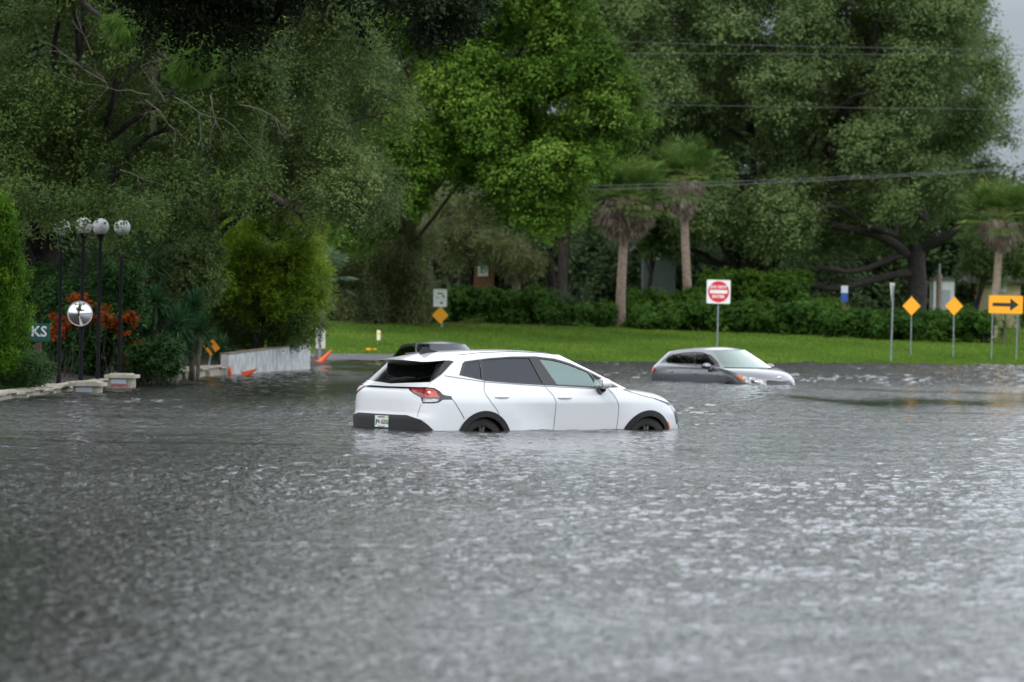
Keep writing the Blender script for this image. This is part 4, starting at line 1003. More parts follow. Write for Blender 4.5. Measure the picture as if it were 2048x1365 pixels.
# spiky rosettes
def spiky(label, cs, D, ln=.55, n=150, m='leaf_spike', group=None, name='yucca'):
    b = at(cs[0][0], 760, D); root = thing(name, label, 'plant', tuple(b), group=group); b = np.array(b)
    Ps, Ts, Ns, Ls, Vs = [], [], [], [], []; mb = MB()
    for (px, py, s) in cs:
        c = np.array(at(px, py, D + .5 * rng.random())) - b; d = unit(n) + [0, 0, .5]; d /= np.linalg.norm(d, axis=1, keepdims=True); l_ = ln * s * (.75 + .4 * rng.random(n))
        for seg_ in (0, 1):
            dd = d.copy(); dd[:, 2] -= .35 * seg_; dd /= np.linalg.norm(dd, axis=1, keepdims=True)
            P0 = c + (d * (l_ * .5)[:, None] if seg_ else 0)
            Ps.append(P0 + dd * (l_ * .28)[:, None]); Ts.append(dd); q = np.cross(dd, np.cross([0, 0, 1.], dd)); Ns.append(q + unit(n) * .25); Ls.append(l_ * .62); Vs.append(.45 + rng.normal(0, .18, n))
        limb(mb, (c[0], c[1], -.2), c, .05, .045, n=5)
    P_, T_, N_, l_, lv = map(np.concatenate, (Ps, Ts, Ns, Ls, Vs)); leaf_mesh('leaves', P_, T_, N_, l_, .028, lv, m, root); mb.build('stem', 'bark_grey', root)
spiky('dark green spiky plant with several rosettes beside the orange flowers', [(322, 640, 1), (345, 692, 1), (310, 605, .8), (330, 735, .8), (355, 655, .9), (300, 670, .8)], 73.2, n=230)
spiky('dark spiky plant behind the far end of the stone wall', [(392, 615, .9), (400, 665, .9), (372, 640, .9), (380, 700, .9)], 77.5, n=230)
spiky('low spiky plant at the left end of the white barrier wall', [(440, 705, .9), (455, 725, .7)], 87)

# conifer and ground juniper at the left edge
b = at(-15, 775, 59.6); root = thing('conifer', 'bright green feathery conifer cut by the left edge of the view', 'tree', tuple(b))
C = []; Q = []
for k in range(210):
    t_ = rng.random() ** .85; an = rng.random() * 6.283; rr = float(np.interp(t_, [0, .12, .3, .6, .85, 1], [.42, .56, .54, .40, .2, .02])) * (.55 + .5 * rng.random())
    C.append((rr * math.cos(an), rr * math.sin(an), .15 + t_ * 2.95)); Q.append(.10 + .09 * rng.random())
P_, T_, N_, l_, lv = clump_leaves(C, Q, 90000, .085, droop=-.9, sub=.17, spray=1.6, up=.2, tone=.16)
leaf_mesh('foliage', P_, T_, N_, l_, l_ * .22, lv, 'leaf_conifer', root)
MB().tube([(0, 0, -.3), (0, 0, 2.6)], [.09, .02], 8).build('trunk', 'bark_dark', root)
shrub('ground_juniper', 'low feathery juniper at the foot of the conifer', 'shrub', [(-60, 735), (20, 722), (60, 715), (95, 745), (100, 762), (-60, 775)], 59.2, 61, 22, (.12, .22), 26000, .075, 'leaf_juniper', aspect=.25, sub=.14, spray=1.3)

# hedges at the back of the lawn
def hedge(label, x0, x1, yt0, yt1, yb0, yb1, D, total, m, thick=1.6, ln=.10, step=34, rmin=.28, bump_=.12, name='hedge', group=None):
    C = []; Q = []
    for px in np.arange(x0, x1, step):
        f = (px - x0) / max(1, x1 - x0); yt = yt0 + (yt1 - yt0) * f; yb = yb0 + (yb1 - yb0) * f
        for py in np.arange(yt + 10, yb + 6, 14):
            C.append(at(px + rng.normal(0, 5), py + rng.normal(0, 3), D + (rng.random() - .5) * thick)); Q.append(rmin + rng.random() * bump_ * 2)
    C = np.array(C); b = np.array([C[:, 0].mean(), C[:, 1].mean(), C[:, 2].min() - .2]); root = thing(name, label, 'hedge' if name == 'hedge' else 'shrub', tuple(b), group=group)
    P_, T_, N_, l_, lv = clump_leaves(C - b, Q, int(total * 1.7), ln, sub=.17, up=.4, tone=.14)
    leaf_mesh('foliage', P_, T_, N_, l_, l_ * .55, lv, m, root)
    mb = MB()
    for k in range(0, len(C), 9): mb.tube([(C[k, 0] - b[0], C[k, 1] - b[1], -.2), tuple(C[k] - b)], [.03, .02], 5)
    mb.build('stems', 'bark_dark', root)
hedge('tall dense hedge behind the yellow diamond sign, left of the shaggy palm', 880, 1110, 582, 585, 668, 658, 149, 60000, 'leaf_hedge', rmin=.32)
hedge('loose grey-green hedge at the far left end of the lawn behind the cream marker post', 640, 830, 612, 615, 668, 668, 147, 46000, 'leaf_weep', rmin=.4)
hedge('clipped block hedge with a brighter top, right of the do not enter sign', 1425, 1625, 545, 548, 612, 612, 158, 46000, 'leaf_hedge_top', rmin=.35)
hedge('low hedge behind the thin palm trunks', 1260, 1420, 585, 590, 640, 640, 152, 30000, 'leaf_hedge_top', rmin=.3)
for k, (x0, x1, yt, yb, D) in enumerate(((800, 880, 610, 668, 146), (1100, 1215, 612, 660, 147), (1265, 1400, 618, 656, 146), (1400, 1530, 612, 656, 146), (1535, 1650, 610, 658, 146))):
    hedge(['dark low shrub under the weeping tree', 'dark shrub bed left of the shaggy palm trunk', 'dark shrub bed right of the shaggy palm trunk', 'dark shrub bed behind the do not enter sign post', 'dark shrub bed below the clipped block hedge'][k], x0, x1, yt, yt, yb, yb, D, 24000, 'leaf_hedge', rmin=.24, name='shrub_bed', group='dark shrubs along the back of the lawn')
hedge('long low hedge behind the yield and arrow signs', 1660, 1985, 628, 632, 662, 674, 144, 60000, 'leaf_hedge', rmin=.24)
hedge('unkempt green shrub behind the small blue and white sign', 1640, 1700, 600, 604, 640, 640, 152, 12000, 'leaf_hedge_top', rmin=.25, name='shrub_bed')

# ---- palms
def fan(acc, c, d, pet, R_, m_dead=False, nb=28, width=.065):
    """a palmate frond: stalk from c along d, then blades radiating and drooping at the tips"""
    d = np.array(d, float); d /= np.linalg.norm(d); tip = np.array(c) + d * pet; tip[2] -= pet * .12
    side = np.cross(d, [0, 0, 1.]); side /= np.linalg.norm(side) + 1e-9; upn = np.cross(side, d)
    for k in range(nb):
        a = (k / (nb - 1) - .5) * math.pi * 1.25; v = d * math.cos(a) + side * math.sin(a) + upn * .12; v /= np.linalg.norm(v)
        L_ = R_ * (.75 + .25 * math.cos(a)) * (.9 + .2 * rng.random()); m1 = tip + v * L_ * .3; v2 = v + np.array([0, 0, -.55]); v2 /= np.linalg.norm(v2)
        acc.append((m1, v, upn + rng.normal(0, .3, 3), L_ * .62, width)); v3 = v + np.array([0, 0, -1.3]); v3 /= np.linalg.norm(v3)
        p2 = tip + v * L_ * .55; acc.append((p2 + v2 * L_ * .25, v2, upn + rng.normal(0, .3, 3), L_ * .55, width * .75))
    return tip
def palm(label, base, top, tr, nf=34, pet=.9, R_=.85, green='leaf_palm', dead=0, dead_len=1.0, dead_w=.7, grp=None, leanpts=None, bark='bark_palm'):
    root = thing('palm_tree', label, 'palm', tuple(base), group=grp); b = np.array(base); tp = np.array(top) - b
    mb = MB(); mid = tp * .5 + np.array([.06, 0, 0]) if leanpts is None else np.array(leanpts) - b
    mb.tube([(0, 0, -.5), (0, 0, .0), tuple(mid * [.5, .5, 1] * .5 + mid * 0), tuple(mid), tuple(tp * .8 + mid * .0), tuple(tp)], [tr * 1.5, tr * 1.25, tr * 1.05, tr, tr * .95, tr * 1.0], 12)
    mb.build('trunk', bark, root)
    acc = []; st = MB()
    for k in range(nf):
        az = k * 2.39996 + rng.random() * .4; el = 1.3 - 1.55 * (k + .5) / nf + rng.normal(0, .08)
        d = np.array([math.cos(az) * math.cos(el), math.sin(az) * math.cos(el), math.sin(el)]); t2 = fan(acc, tp, d, pet * (.8 + .4 * rng.random()), R_)
        st.tube([tuple(tp), tuple((tp + t2) / 2 + np.array([0, 0, .05])), tuple(t2)], [.022, .018, .012], 5)
    A = acc; P_ = np.array([a[0] for a in A]); T_ = np.array([a[1] for a in A]); N_ = np.array([a[2] for a in A]); l_ = np.array([a[3] for a in A]); w_ = np.array([a[4] for a in A])
    lv = np.repeat(rng.normal(.45, .16, nf), 56)[:len(P_)] + rng.normal(0, .08, len(P_))
    leaf_mesh('fronds', P_, T_, N_, l_, w_, lv, green, root); st.build('frond_stalks', 'leaf_palm_stalk', root)
    if dead:
        acc = []
        for k in range(dead):
            az = rng.random() * 6.283; q_ = rng.random(); rr = .2 + (1.25 * (1 - q_) ** .7) * (.5 + .5 * rng.random()) * dead_w; z = -q_ * dead_len
            c = tp + np.array([math.cos(az) * rr, math.sin(az) * rr, z * .8 + .15])
            for j in range(22):
                v = np.array([math.cos(az) * .25, math.sin(az) * .25, -1.]) + rng.normal(0, .22, 3); v /= np.linalg.norm(v); L_ = .55 * (.7 + .6 * rng.random())
                acc.append((c + v * L_ * .5 + rng.normal(0, .05, 3), v, rng.normal(0, 1, 3), L_, .045))
        A = acc; P_ = np.array([a[0] for a in A]); T_ = np.array([a[1] for a in A]); N_ = np.array([a[2] for a in A]); l_ = np.array([a[3] for a in A]); w_ = np.array([a[4] for a in A])
        leaf_mesh('dead_skirt', P_, T_, N_, l_, w_, np.repeat(rng.normal(.45, .2, dead), 22) + rng.normal(0, .12, len(P_)), 'leaf_palm_dead', root)
    return root
principled('leaf_palm_stalk', (.16, .19, .045), .6)
gz = lambda px, py, D: at(px, py, D)
palm('shaggy cabbage palm with a thick skirt of dead brown fronds', gz(1240, 652, 148), gz(1252, 400, 148), .20, nf=58, pet=1.35, R_=1.05, dead=190, dead_len=1.9, dead_w=1.15, leanpts=gz(1244, 540, 148))
palm('tall slim cabbage palm right of the shaggy palm, clean pale trunk', gz(1375, 630, 153), gz(1366, 365, 153), .19, nf=50, pet=1.5, R_=1.0, dead=60, dead_len=1.7, leanpts=gz(1372, 520, 153))
palm('cabbage palm behind the black arrow sign, green fronds over the oak edge', gz(1985, 660, 149), gz(2002, 440, 149), .17, nf=52, pet=1.3, R_=1.0, dead=60, dead_len=1.3, leanpts=gz(1994, 560, 149))
palm('short palm with brown hanging fronds right of the house window', gz(1029, 630, 154), gz(1033, 500, 154), .19, nf=20, pet=.8, R_=.7, green='leaf_palm_grey', dead=70, dead_len=1.5)
palm('palm with grey-green fronds hanging beyond the end of the white wall', gz(640, 690, 112), gz(638, 560, 112), .13, nf=22, pet=.7, R_=.7, green='leaf_palm_grey', bark='bark_grey')
spiky('pale fan-leaved palmetto standing in front of the hedge, left of the shaggy palm', [(1135, 600, 1.1), (1165, 590, 1.1), (1150, 620, 1), (1110, 610, .8)], 147.5, ln=.75, n=70, m='leaf_palm_grey', name='palmetto')
spiky('pale palmetto at the foot of the right-hand palm', [(2010, 650, 1), (2035, 640, 1), (2005, 665, .7)], 143, ln=.7, n=80, m='leaf_palm', name='palmetto')
spiky('arching palm-like fronds behind the convex mirror and lamp posts', [(190, 560, 1.3), (260, 520, 1.4), (150, 590, 1.1), (290, 520, 1.2)], 75, ln=.85, n=70, m='leaf_spike', name='palmetto')

for lab, poly, n_ in (('hanging grey-green foliage above the orange brick house', [(895, 440), (1010, 440), (1015, 500), (985, 520), (955, 512), (935, 520), (900, 500)], 22),
                     ('dark foliage above the grey-green house wall', [(1265, 430), (1365, 430), (1365, 500), (1320, 506), (1265, 500)], 20),
                     ('dark foliage behind the arrow sign, over the cream wall', [(1930, 470), (2060, 470), (2060, 560), (2000, 566), (1930, 570)], 26)):
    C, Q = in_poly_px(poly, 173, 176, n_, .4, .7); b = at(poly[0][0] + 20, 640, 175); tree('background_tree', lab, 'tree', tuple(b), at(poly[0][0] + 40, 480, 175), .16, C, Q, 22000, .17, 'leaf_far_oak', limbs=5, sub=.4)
n = 9000; c_ = rng.choice(4, n, p=[.45, .25, .15, .15]); cc = np.array([tuple(gz(1250, 655, 147))[:2], tuple(gz(1110, 665, 146))[:2], tuple(gz(2000, 668, 147))[:2], tuple(gz(950, 672, 145.5))[:2]])
xy = cc[c_] + rng.normal(0, 1, (n, 2)) * [.9, .7]; zz_ = np.array([lawn_z(a, b_) for a, b_ in xy]) + .01 + .04 * rng.random(n)
o = leaf_mesh('leaf_litter', np.column_stack([xy, zz_]), unit(n) * [1, 1, .2], unit(n) * .3 + [0, 0, 1], .12, .05, rng.random(n), 'litter', None, 'stuff'); tag(o, 'brown fallen leaves and mulch under the palms', 'leaf litter')
# ---- far wood closing the view behind everything
def far_wood(label, spans, D0, D1, total, ln):
    C = []; Q = []
    for (x0, x1, ytop, n) in spans:
        for k in range(n):
            px = x0 + (x1 - x0) * rng.random(); py = ytop + (640 - ytop) * rng.random() ** 1.0
            C.append(at(px, py, D0 + (D1 - D0) * rng.random())); Q.append(1.1 + 1.2 * rng.random())
    P_, T_, N_, l_, lv = clump_leaves(C, Q, total, ln, sub=.9)
    o = leaf_mesh('far_wood', P_, T_, N_, l_, l_ * .6, lv, 'leaf_wood', None, 'stuff'); tag(o, label, 'wood')
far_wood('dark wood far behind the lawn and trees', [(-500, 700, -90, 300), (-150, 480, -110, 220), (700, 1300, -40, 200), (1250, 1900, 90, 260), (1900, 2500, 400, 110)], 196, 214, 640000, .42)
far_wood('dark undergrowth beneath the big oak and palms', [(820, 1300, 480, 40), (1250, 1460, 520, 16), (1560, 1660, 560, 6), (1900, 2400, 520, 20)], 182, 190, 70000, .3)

# ------------------------------------------------------------------ left bank: wall, pedestals, lamps
wall = thing('garden_wall', 'low cream stone block wall along the flooded left edge', 'wall')
ys = 50.0; k = 0; body = MB().mat('stone')
while ys < 86.5:
    x0, x1 = left_edge(ys), left_edge(ys + .95)
    z = .085 + .02 * math.sin(k * 2.1) + (.10 if ys > 74 else 0)
    a = math.atan2(.95, x1 - x0); cx_, cy_ = (x0 + x1) / 2 - .02, ys + .475
    body.box((cx_, cy_, z / 2 - .3), (.93, .26, z + .6), a)
    if k % 3 == 0: body.box((cx_ + .03, cy_ - .3, z / 2 - .32), (.25, .34, z + .56), a)
    c_ = MB(); c_.box((cx_ + .01, cy_, z + .0235), (.955, .38, .045), a + .012 * math.sin(k * 5)); c_.build('cap_stone', 'stone_cap', wall)
    ys += .95; k += 1
body.build('wall_body', None, wall)
def pedestal(label, px, py, h, wd, letters=None):
    p = onz(px, py, 0); root = thing('pedestal', label, 'pillar', (p.x, p.y + .26, 0), R(-4))
    MB().box((0, 0, h / 2 - .35), (wd, .5, h + .7)).build('pillar_body', 'stone', root)
    c_ = MB(); c_.box((0, 0, h + .035), (wd + .14, .64, .065)); c_.box((0, 0, h + .08), (wd - .05, .42, .025)); c_.build('cap_stone', 'stone_cap', root)
    MB().box((-.02, -.262, h - .065), (wd - .16, .02, .09)).build('name_panel', 'panel_grey', root)
    if letters: text_mesh(letters, .065, 'red_lettering', root, 'lettering', .003, (0, -.262, h - .15), bold=.002)
pedestal('low square stone pedestal with a grey panel under the second lamp', 172, 786, .12, .46)
pedestal('taller square stone pedestal with grey panel and faded red lettering', 241, 776, .19, .46, 'ENTRANCE')
def lamp(label, px, py, D, ztop, globe=True):
    b = at(px, py, D); b.z = .15; root = thing('street_lamp', label, 'street lamp', tuple(b), group='black lamp posts with white globes'); root.rotation_euler = (0, R(.35), 0)
    h = ztop - b.z
    p = MB(); p.tube([(0, 0, -.3), (0, 0, .12), (0, 0, .13), (0, 0, h - .22)], [.048, .048, .036, .034], 14); p.build('pole', 'pole_black', root)
    f_ = MB(); f_.tube([(0, 0, h - .24), (0, 0, h - .18), (0, 0, h - .15)], [.045, .075, .085], 14); f_.build('globe_fitter', 'pole_black', root)
    g_ = MB(); g_.sphere((0, 0, h), .168, 24, 16); g_.build('globe', 'globe_white', root)
    return root
lamp('leftmost black lamp post, its globe hidden in the oak leaves', 117, 772, 65.0, 3.08)
lamp('black lamp post that carries the round convex mirror', 161, 768, 67.5, 3.19)
lamp('black lamp post with its white globe clear of the leaves, third from the left', 195, 766, 68.4, 3.20)
lamp('black lamp post rising behind the taller pedestal, globe half hidden by leaves', 238, 760, 69.5, 3.22)
mc = at(160, 628, 67.3); mr = thing('convex_mirror', 'round convex traffic mirror with a pale rim on the second lamp post', 'mirror', tuple(mc))
V = []; Fc = []; n, m_ = 32, 8; Rm = .235
for j in range(m_ + 1):
    r = Rm * j / m_
    for i in range(n): a = 2 * math.pi * i / n; V.append((r * math.cos(a), -.075 * (1 - (j / m_) ** 2) - .02, r * math.sin(a)))
for j in range(m_):
    for i in range(n): Fc.append((j * n + i, j * n + (i + 1) % n, (j + 1) * n + (i + 1) % n, (j + 1) * n + i))
MB().add(V, Fc, smooth=True).build('mirror_face', 'mirror_face', mr)
MB().tube([(Rm * 1.01 * math.cos(a), -.02, Rm * 1.01 * math.sin(a)) for a in np.linspace(0, 2 * math.pi, 33)], .012, 6, False).build('rim', 'mirror_rim', mr)
q = MB(); q.tube([(0, .0, 0), (0, .16, 0)], .02, 6); q.sphere((0, .0, 0), .2, 20, 6, (1, .12, 1)); q.build('bracket', 'pole_black', mr); mr.rotation_euler = (0, 0, R(6))

# KS sign behind the conifer
sp = at(100, 664, 63); sg = thing('sign', 'dark green board ending in white letters KS behind the conifer', 'sign', (sp.x - .60, sp.y, .2))
zc = at(90, 664.5, 63).z - .2
MB().box((.08, 0, zc), (1.04, .04, .325)).build('board', 'sign_green', sg)
MB().box((.38, .04, zc / 2 - .25), (.10, .08, zc + .3)).build('post', 'post_brown', sg)
text_mesh('KS', .27, 'sign_white', sg, 'lettering', .004, (.40, -.026, zc - .0), bold=.006)

# ------------------------------------------------------------------ signs on the lawn
def post(root, x, y, h, r=.028, below=.6): MB().tube([(x, y, -below), (x, y, h)], r, 8).build('post', 'galvanised', root)
def plate_poly(root, pts, m, name='sign_plate', y=-.035, th=.006, M=None):
    return MB().prism(pts, y, y - th, M).build(name, m, root)
def rrect(w_, h_, r=.04, n=4):
    P = []
    for (cx_, cz_, a0) in ((w_ / 2 - r, h_ / 2 - r, 0), (-w_ / 2 + r, h_ / 2 - r, 90), (-w_ / 2 + r, -h_ / 2 + r, 180), (w_ / 2 - r, -h_ / 2 + r, 270)):
        for k in range(n + 1): a = R(a0 + 90 * k / n); P.append((cx_ + r * math.cos(a), cz_ + r * math.sin(a)))
    return P
def ground_at(px, D): p = at(px, 700, D); return Vector((p.x, D, lawn_z(p.x, D)))
def mk_sign(label, px, D, lean=.6, grp=None):
    g = ground_at(px, D); root = thing('road_sign', label, 'road sign', tuple(g), group=grp); root.rotation_euler = (0, R(lean), 0); return root, g
def off(pts, dx, dz): return [(a + dx, b + dz) for a, b in pts]
# do not enter
r_, g = mk_sign('square white sign with a red disc reading DO NOT ENTER behind the silver car', 1434, 127.5, .5)
zc = at(1437, 584, 127.5).z - g.z; post(r_, 0, 0, zc + .42)
plate_poly(r_, off(rrect(.885, .885, .05), 0, zc), 'sign_white')
plate_poly(r_, [(.395 * math.cos(a), zc + .395 * math.sin(a)) for a in np.linspace(0, 2 * math.pi, 41)[:-1]], 'sign_red', 'red_disc', y=-.043, th=.002)
plate_poly(r_, off([(-.33, -.065), (.33, -.065), (.33, .065), (-.33, .065)], 0, zc), 'sign_white', 'white_bar', y=-.047, th=.002)
text_mesh('DO NOT', .155, 'sign_white', r_, 'lettering', .001, (0, -.047, zc + .175), bold=.005)
text_mesh('ENTER', .155, 'sign_white', r_, 'lettering', .001, (0, -.047, zc - .185), bold=.005)
# yellow diamonds on the right
for lab, px, py in (('plain yellow diamond marker between the yield sign and the other diamond', 1820.5, 612.5), ('plain yellow diamond marker next to the black arrow sign', 1906.5, 612.5)):
    r_, g = mk_sign(lab, px + (1 if px < 1850 else 0), 133.5, 0, 'yellow diamond markers on the lawn'); zc = at(px, py, 133.5).z - g.z; post(r_, 0, 0, zc + .40, .024)
    plate_poly(r_, [(.355, zc), (0, zc + .375), (-.355, zc), (0, zc - .375)], 'sign_yellow')
    for sz in (-.2, .2): MB().tube([(0, -.04, zc + sz), (0, -.046, zc + sz)], .012, 8).build('bolt', 'galvanised', r_)
# arrow sign
D = 133.5; r_, g = mk_sign('wide yellow sign with a black arrow pointing right on two posts', 2009, D, .5)
c = at(2010.5, 609.5, D); zc = c.z - g.z; dx = c.x - g.x
for s_ in (-.51, .47): post(r_, dx + s_, 0, zc + .40, .026)
plate_poly(r_, off(rrect(1.33, .70, .03), dx, zc), 'sign_yellow')
plate_poly(r_, [(dx - .52, zc - .075), (dx + .17, zc - .075), (dx + .17, zc - .25), (dx + .50, zc + .0), (dx + .17, zc + .25), (dx + .17, zc + .06), (dx - .52, zc + .06)], 'sign_black', 'arrow', y=-.043, th=.002)
# yield sign turned nearly edge-on
r_, g = mk_sign('yield sign on a tall post, turned nearly edge-on, showing its pale back', 1782, 129.5, .9)
zt_ = at(1784, 566, 129.5).z - g.z; post(r_, 0, 0, zt_ - .1, .034)
M = Matrix.Rotation(R(250), 4, 'Z')
plate_poly(r_, [(-.42, zt_), (.42, zt_), (.03, zt_ - .74), (-.03, zt_ - .74)], 'sign_cream', M=M)
plate_poly(r_, [(-.42, zt_), (.42, zt_), (.03, zt_ - .74), (-.03, zt_ - .74)], 'sign_red', 'red_border', y=-.042, th=.002, M=M)
plate_poly(r_, [(-.27, zt_ - .09), (.27, zt_ - .09), (.0, zt_ - .58)], 'sign_white', 'white_centre', y=-.046, th=.002, M=M)
# white panel over yellow diamond
D = 139; r_, g = mk_sign('white rectangular sign with olive symbol over a yellow diamond on one post', 883, D, -.2)
z1 = at(880.5, 596.5, D).z - g.z; z2 = at(881, 631, D).z - g.z; dx = at(880.5, 600, D).x - g.x; post(r_, 0, 0, z1 + .3, .034)
plate_poly(r_, off(rrect(.55, .72, .05), dx, z1), 'sign_white')
arc = [(.17 * math.cos(a), .17 * math.sin(a)) for a in np.linspace(R(140), R(5), 12)] + [(.10 * math.cos(a), .10 * math.sin(a)) for a in np.linspace(R(5), R(140), 12)]
plate_poly(r_, off(arc, dx, z1 + .06), 'sign_olive', 'turn_symbol', y=-.043, th=.002)
plate_poly(r_, [(dx + .07, z1 + .07), (dx + .22, z1 + .07), (dx + .145, z1 - .02)], 'sign_olive', 'turn_symbol', y=-.043, th=.002)
plate_poly(r_, off(rrect(.16, .03, .01), dx - .12, z1 + .02), 'galvanised', 'print', y=-.043, th=.002)
plate_poly(r_, off(rrect(.11, .075, .03), dx + .06, z1 - .20), 'sign_black', 'print', y=-.043, th=.002)
plate_poly(r_, [(dx + .35, z2), (dx + .02, z2 + .355), (dx - .33, z2), (dx + .02, z2 - .355)], 'sign_yellow', 'diamond_plate', y=-.05)
# small blue and white sign
D = 150; r_, g = mk_sign('small white over blue notice on a brown wooden post under the oak', 1687, D, 0); zc = at(1687, 580, D).z - g.z
MB().box((0, 0, (zc + .1) / 2 - .3), (.11, .09, zc + .6)).build('post', 'post_brown', r_)
MB().box((0, -.06, zc + .02), (.30, .02, .32)).build('white_panel', 'panel_grey', r_); MB().box((0, -.063, zc - .34), (.30, .02, .38)).build('blue_panel', 'sign_blue', r_)
# cream bollard
g = ground_at(757, 125.5); h = at(757, 661, 125.5).z - g.z
b_ = thing('marker_post', 'short cream marker post on the lawn at left', 'post', tuple(g)); MB().tube([(0, 0, -.3), (0, 0, h - .02), (.005, 0, h)], [.075, .07, .06], 12).build('post', 'post_cream', b_)
MB().tube([(0, 0, h - .14), (0, 0, h - .1)], .078, 12).build('band', 'sign_yellow', b_)
# yellow kerb blocks on the dry road
for k, (px, lab) in enumerate(((737, 'left one of the two small yellow kerb blocks on the dry side road'), (749, 'right one of the two small yellow kerb blocks on the dry side road'))):
    p = at(px, 712, 120.6); o = MB(); o.prism([(-.1, 0), (.1, 0), (.07, .10), (-.07, .10)], -.1, .1); o = o.build('kerb_block', 'sign_yellow'); o.location = (p.x, p.y, lawn_z(p.x, p.y) + .016); tag(o, lab, 'kerb block', 'yellow kerb blocks')

# ------------------------------------------------------------------ white barrier, posts, cones
p0, p1 = onz(476, 749, 0), onz(620, 738.5, 0)
bw = thing('barrier_wall', 'white concrete barrier wall standing at the water on the left', 'wall', (p0.x, p0.y, 0)); d = Vector((p1.x - p0.x, p1.y - p0.y, 0)); Ln = d.length; ang = math.atan2(d.y, d.x); bw.rotation_euler = (0, 0, ang)
n_ = Vector((-math.sin(ang), math.cos(ang), 0))
o = MB(); o.prism([(-1.2, -.4), (Ln, -.4), (Ln, .655), (Ln * .6, .62), (-1.2, .50)], 0, .2); o.build('wall_body', 'barrier_white', bw)
o = MB(); o.prism([(-1.2, .502), (Ln * .6, .622), (Ln + .02, .657), (Ln + .02, .69), (Ln * .6, .655), (-1.2, .535)], -.02, .22); o.build('coping', 'coping_brown', bw)
for (px, y0, y1, D, r, m, lab, cat) in ((582, 700, 636, 99, .05, 'galvanised', 'grey steel post behind the middle of the white barrier wall', 'post'), (618, 695, 648, 101, .035, 'galvanised', 'thin steel post behind the right end of the white barrier wall', 'post')):
    b = at(px, y0, D); h = at(px, y1, D).z - b.z; o = thing('metal_post', lab, cat, tuple(b)); MB().tube([(0, 0, -.6), (0, 0, h)], r, 8).build('post', m, o); MB().tube([(0, 0, h), (0, 0, h + .02)], r * 1.15, 8).build('post_cap', m, o)
D = 104; b = at(639, 718, D); o = thing('road_sign', 'back of a pale upright sign panel just right of the white barrier wall', 'road sign', tuple(b))
MB().tube([(0, 0, -.6), (0, 0, .95)], .035, 8).build('post', 'galvanised', o); MB().prism(off(rrect(.30, .62, .04), .02, .62), .05, .056).build('sign_plate', 'sign_cream', o)
def cone(label, px, py, D, tilt, yaw, h, r):
    p = at(px, py, D); o = thing('traffic_cone', label, 'traffic cone', (p.x, p.y, p.z), group='orange traffic cones knocked over in the flood'); o.rotation_euler = (0, R(tilt), R(yaw))
    MB().tube([(0, 0, 0), (0, 0, h * .96), (0, 0, h)], [r, r * .22, r * .12], 14).build('cone_body', 'cone_orange', o)
    MB().box((0, 0, -.015), (r * 2.7, r * 2.7, .03)).build('base', 'cone_orange', o)
cone('orange cone standing almost upright at the left end of the white barrier', 461, 752, 83.5, -6, 0, .24, .07)
cone('orange cone tilted right in the water in front of the white barrier', 489, 751, 83.5, 62, 0, .34, .09)
cone('orange cone leaning right beyond the right end of the white barrier', 639, 727, 103, 42, 0, .55, .10)
# leaning warning sign
D = 83.5; b = onz(416, 748, 0); b = at(416, 745, D); o = thing('road_sign', 'leaning orange warning sign with a thick black stroke at the end of the stone wall', 'road sign', tuple(b)); o.rotation_euler = (0, R(8), 0)
MB().tube([(0, 0, -.4), (0, 0, .60)], .022, 8).build('post', 'galvanised', o)
plate_poly(o, [(.21, .62), (.0, .83), (-.21, .62), (0, .41)], 'sign_orange'); plate_poly(o, [(-.16, .67), (-.10, .73), (.115, .505), (.05, .46)], 'sign_black', 'arrow', y=-.043, th=.002)
plate_poly(o, [(-.17, .56), (-.13, .78), (.03, .70)], 'sign_black', 'arrow', y=-.043, th=.002)

# ------------------------------------------------------------------ houses, utility lines
def house(label, px0, px1, ytop, D, m, winpx=None, wtop=None, wbot=None, wm='sign_white', depth=8):
    a, c = at(px0, 640, D), at(px1, 640, D); zt = at((px0 + px1) / 2, ytop, D).z; g = 1.5
    root = thing('house', label, 'house', ((a.x + c.x) / 2, D, g)); w_ = c.x - a.x; h = zt - g
    MB().box((0, depth / 2, h / 2 - .5), (w_, depth, h + 1)).build('wall', m, root)
    r = MB(); r.prism([(-w_ / 2 - .5, h), (w_ / 2 + .5, h), (w_ / 2 + .5, h + .15), (w_ / 2 - 1, h + 1.4), (-w_ / 2 + 1, h + 1.4), (-w_ / 2 - .5, h + .15)], -.5, depth + .5); r.build('roof', 'roof_grey', root)
    if winpx:
        q0, q1 = at(winpx[0], wtop, D), at(winpx[1], wbot, D); cx_, cz_ = (q0.x + q1.x) / 2 - root.location.x, (q0.z + q1.z) / 2 - g
        fr = MB().box((cx_, -.03, cz_), (q1.x - q0.x, .08, q0.z - q1.z)).build('window', wm, root)
        MB().box((cx_, -.075, cz_), ((q1.x - q0.x) * .5, .02, (q0.z - q1.z) * .7)).build('pane', 'panel_grey', fr)
    return root
house('orange brick house with a tall white window frame seen between the trunks', 938, 986, 508, 178, 'wall_brick', (956, 976), 515, 553)
house('grey-green house wall glimpsed left of the slim palm', 1285, 1350, 500, 179, 'wall_grey', (1300, 1322), 500, 520)
house('cream house wall glimpsed behind the right-hand palm', 1975, 2040, 566, 180, 'wall_cream', (2000, 2012), 566, 584)
b = ground_at(1886, 172); o = thing('shed', 'small white shed behind the thin utility pole under the oak', 'shed', (b.x, 172, b.z)); zt = at(1886, 562, 172).z - b.z
MB().box((0, .8, zt / 2 - .3), (1.05, 1.6, zt + .6)).build('wall', 'sign_white', o); MB().prism([(-.6, zt), (.6, zt), (.5, zt + .16), (-.5, zt + .2)], -.1, 1.7).build('roof', 'roof_grey', o)
MB().box((.12, -.015, zt / 2 - .1), (.4, .03, zt * .7)).build('door', 'panel_grey', o)
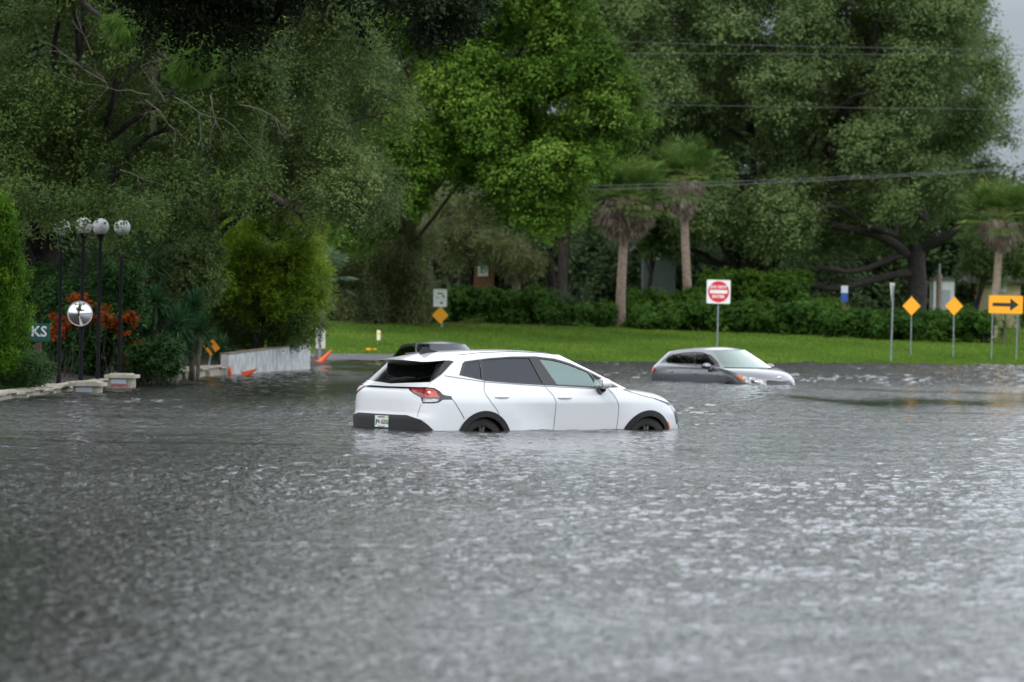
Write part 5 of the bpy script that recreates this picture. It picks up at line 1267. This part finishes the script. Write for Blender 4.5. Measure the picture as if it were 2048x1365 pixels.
b = at(1990, 600, 174); build_hatch('paint_red', 'red car parked far back behind the right-hand palm', (b.x - .6, 174.5), 170, 1.05)
def pole(label, px, D, ytop, r):
    b = ground_at(px, D); o = thing('utility_pole', label, 'utility pole', (b.x, D, b.z)); h = at(px, ytop, D).z - b.z
    MB().tube([(0, 0, -.5), (0, 0, h)], [r, r * .75], 10).build('pole', 'bark_dark', o); MB().box((0, .12, h - .5), (1.8, .1, .12)).build('crossarm', 'post_brown', o)
    for s_ in (-.8, .0, .8): MB().tube([(s_, .12, h - .44), (s_, .12, h - .30)], .04, 8).build('insulator', 'galvanised', o)
    return o
b = ground_at(1876, 168); o = thing('marker_post', 'brown wooden post with a grey top in front of the white shed', 'post', (b.x, 168, b.z)); h = at(1876, 528, 168).z - b.z
MB().tube([(0, 0, -.4), (0, 0, h - .5)], .14, 10).build('post', 'bark_palm', o); MB().tube([(0, 0, h - .5), (0, 0, h)], .06, 8).build('post_top', 'galvanised', o)
D = 146; pole('utility pole carrying the wires beyond the right edge', 2900, D, -30, .15); pole('utility pole carrying the wires, hidden behind the oaks on the left', 300, D, -30, .15)
xa, xb = at(300, 600, D).x, at(2900, 600, D).x
def wire(label, pts, r, D=146):
    """catenary-like sag through measured heights"""
    P = [at(px, py, D) for px, py in pts]; xs_ = [p.x for p in P]; zs_ = [p.z for p in P]; co = np.polyfit(xs_, zs_, 2)
    X = np.linspace(xa, xb, 41); o = MB().tube([(x, D + .12, float(np.polyval(co, x))) for x in X], r, 5).build('power_line', 'cable'); tag(o, label, 'power line', 'overhead power lines')
wire('topmost thin overhead line crossing the oak', [(1180, 82), (1740, 95), (2048, 99)], .009)
wire('second thin overhead line, just under the topmost one', [(1180, 106), (1740, 109), (2048, 110)], .009)
wire('third overhead line, alone about halfway up the oak', [(1290, 209), (1740, 216), (2048, 219)], .009)
wire('thick overhead cable sagging low across the palms, upper of the pair', [(1180, 372), (1500, 362), (2048, 335)], .014)
wire('thick overhead cable sagging low across the palms, lower of the pair', [(1180, 380), (1500, 368), (2048, 338)], .016)
